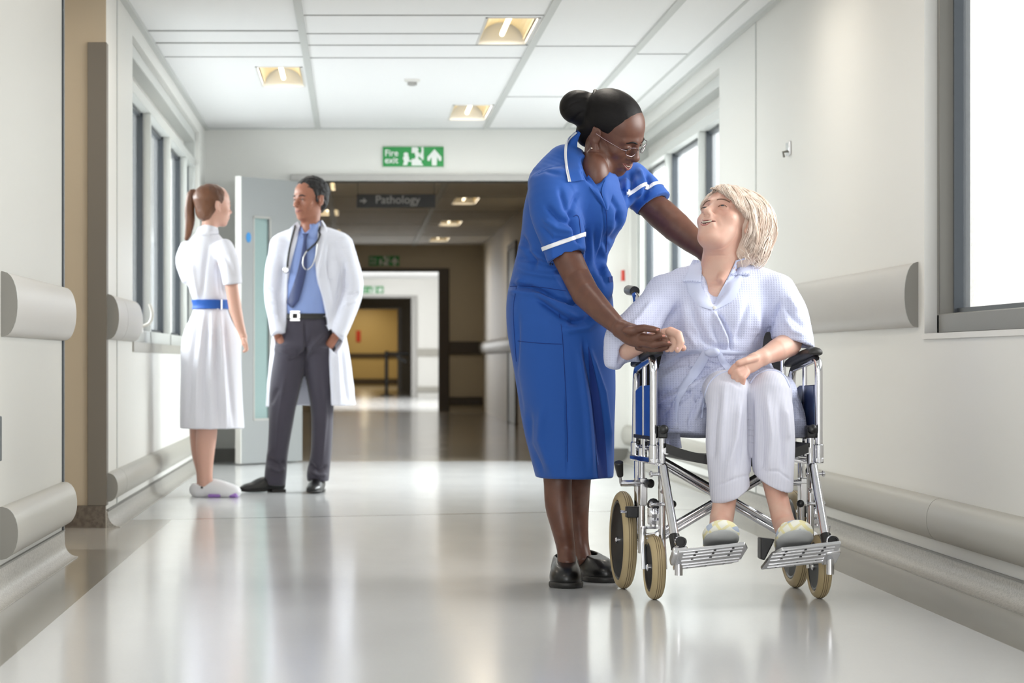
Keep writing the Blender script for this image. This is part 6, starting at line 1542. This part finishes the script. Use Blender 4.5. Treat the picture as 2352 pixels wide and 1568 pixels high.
    D.etube([(q(782, 566, .02), R(28), R(30)), (q(804, 620, 0), R(25), R(28)), (q(810, 668, 0), R(24), R(26)), (q(795, 720, -.04), R(22), R(24)), (q(776, 766, -.07), R(20), R(20))], sd, .03)
    D.etube([(q(712, 560, .03), R(66), R(32)), (q(712, 620, .03), R(72), R(42)), (q(710, 700, .03), R(66), R(44)), (q(710, 800, .04), R(80), R(54)), (q(714, 980, .05), R(96), R(64))], sd, .003, 'sub', end=.2)
    D.etube([(q(712, 495, -.18), R(28), .22), (q(706, 560, -.18), R(34), .22), (q(692, 620, -.18), R(34), .22), (q(698, 690, -.18), R(46), .22), (q(704, 745, -.18), R(52), .22), (q(698, 850, -.2), R(66), .24), (q(692, 980, -.2), R(76), .24)], sd, .004, 'sub', end=.1)
    D.cap(q(712, 495), q(712, 530), R(25), R(25), .004, 'sub')
    D.plane(q(714, 932), (0.02, 0, -1), .003)
    for c_, n_ in (((641, 768, -.08), (.25, -.2, -1)), ((773, 769, -.07), (-.75, -.1, -.75))):
        c0 = q(*c_); n0 = Vector(n_).normalized(); D.cutbox(c0+n0*.04, (n0, n0.orthogonal(), n0.cross(n0.orthogonal())), (.04, .055, .055))
    S_ = surf(D).wob(.003, 8, 7)
    S_.folds([([(650, 600), (640, 680), (646, 740)], 5, -8), ([(790, 600), (782, 660), (770, 720)], 5, -9), ([(795, 680), (825, 670)], 4, -7), ([(790, 700), (822, 690)], 4, 7), ([(612, 660), (640, 672)], 4, -6), ([(612, 690), (640, 696)], 4, 6), ([(612, 720), (640, 726)], 4, -6), ([(785, 800), (792, 870), (800, 930)], 5, -8), ([(775, 800), (778, 870), (782, 930)], 5, 7), ([(755, 560), (752, 600), (770, 720)], 4, -5)])
    coat = S_.build('coat', M['coat'], root); cb = S_.bvh()
    ribbon('lapel', [cb, sb], [(740, 505), (752, 530), (744, 580), (732, 640)], [(732, 512), (728, 560), (724, 600), (728, 640)], M['coat'], coat, 22, 6, .008, .004, .002); ribbon('lapel', [cb, sb], [(684, 508), (664, 530), (664, 580), (658, 650)], [(690, 520), (680, 560), (670, 600), (660, 650)], M['coat'], coat, 22, 6, .008, .004, .002)
    ribbon('chest_pocket', [cb], [(752, 600), (754, 640)], [(774, 598), (778, 636)], M['coat'], coat, 10, 5, .006, .003, .001)
    # stethoscope
    al = [sb, cb, hb]
    st = stroke('stethoscope', al, [(683, 512), (674, 540), (666, 575), (661, 612)], .0055, M['rubber'], None, 30, .012); 
    if st is None: return root
    tag(st, 'dark stethoscope hanging round the neck of the man in the white coat', 'stethoscope')
    stroke('tube', al, [(738, 502), (737, 525), (730, 552), (716, 568), (706, 578)], .0055, M['rubber'], st, 30, .012)
    stroke('ear_tube', al, [(706, 576), (698, 592), (697, 612), (703, 620)], .0035, M['silver'], st, 20, .012); stroke('ear_tube', al, [(727, 560), (724, 590), (716, 612), (706, 620)], .0035, M['silver'], st, 20, .012)
    h_ = hit(al, 660, 620, .014); b = MB(); b.lathe(h_[0], (0, -1, 0), [(.018, -.006), (.02, 0), (.012, .008)], 18); b.build('chest_piece', M['silver'], st)
    # shoes
    for toe, heel, w in (((560, 1126, -.08), (646, 1128, .03), .1), ((718, 1131, -.20), (733, 1124, .06), .1)):
        a = q(*toe); h = q(*heel); a.z = h.z = 0; f = (a-h); Ln = f.length; f.normalize(); s_ = f.cross(Vector((0, 0, 1))); Rm = np.array([[s_[i], f[i], (0, 0, 1)[i]] for i in range(3)]); Q = lambda x, y, z: h+s_*x+f*y+Vector((0, 0, z))
        S = Sdf(Vector((min(a.x, h.x)-.08, min(a.y, h.y)-.08, -.01)), Vector((max(a.x, h.x)+.08, max(a.y, h.y)+.08, .14)), .004)
        S.ell(Q(0, Ln-.075, .024), (.046, .10, .036), Rm, .02); S.ell(Q(0, Ln*.42, .045), (.042, Ln*.33, .045), Rm, .03); S.ell(Q(0, .03, .045), (.038, .055, .06), Rm, .03); S.cap(Q(0, .05, .06), Q(0, .05, .11), .036, .036, .02)
        S.plane((0, 0, .018), (0, 0, -1), .002); o = surf(S).build('shoe', M['leather'], root)
        b = MB(); b.obox(Q(0, .03, .009), s_, f, (0, 0, 1), .036, .045, .0095); b.build('heel', M['rubber'], o, bevel=.004)
        S = Sdf(Vector((min(a.x, h.x)-.08, min(a.y, h.y)-.08, -.01)), Vector((max(a.x, h.x)+.08, max(a.y, h.y)+.08, .04)), .004); S.ell(Q(0, Ln-.075, .014), (.048, .102, .012), Rm, .006); surf(S).build('sole', M['rubber'], o)
    return root
young = make_young_nurse()
doctor = make_doctor()
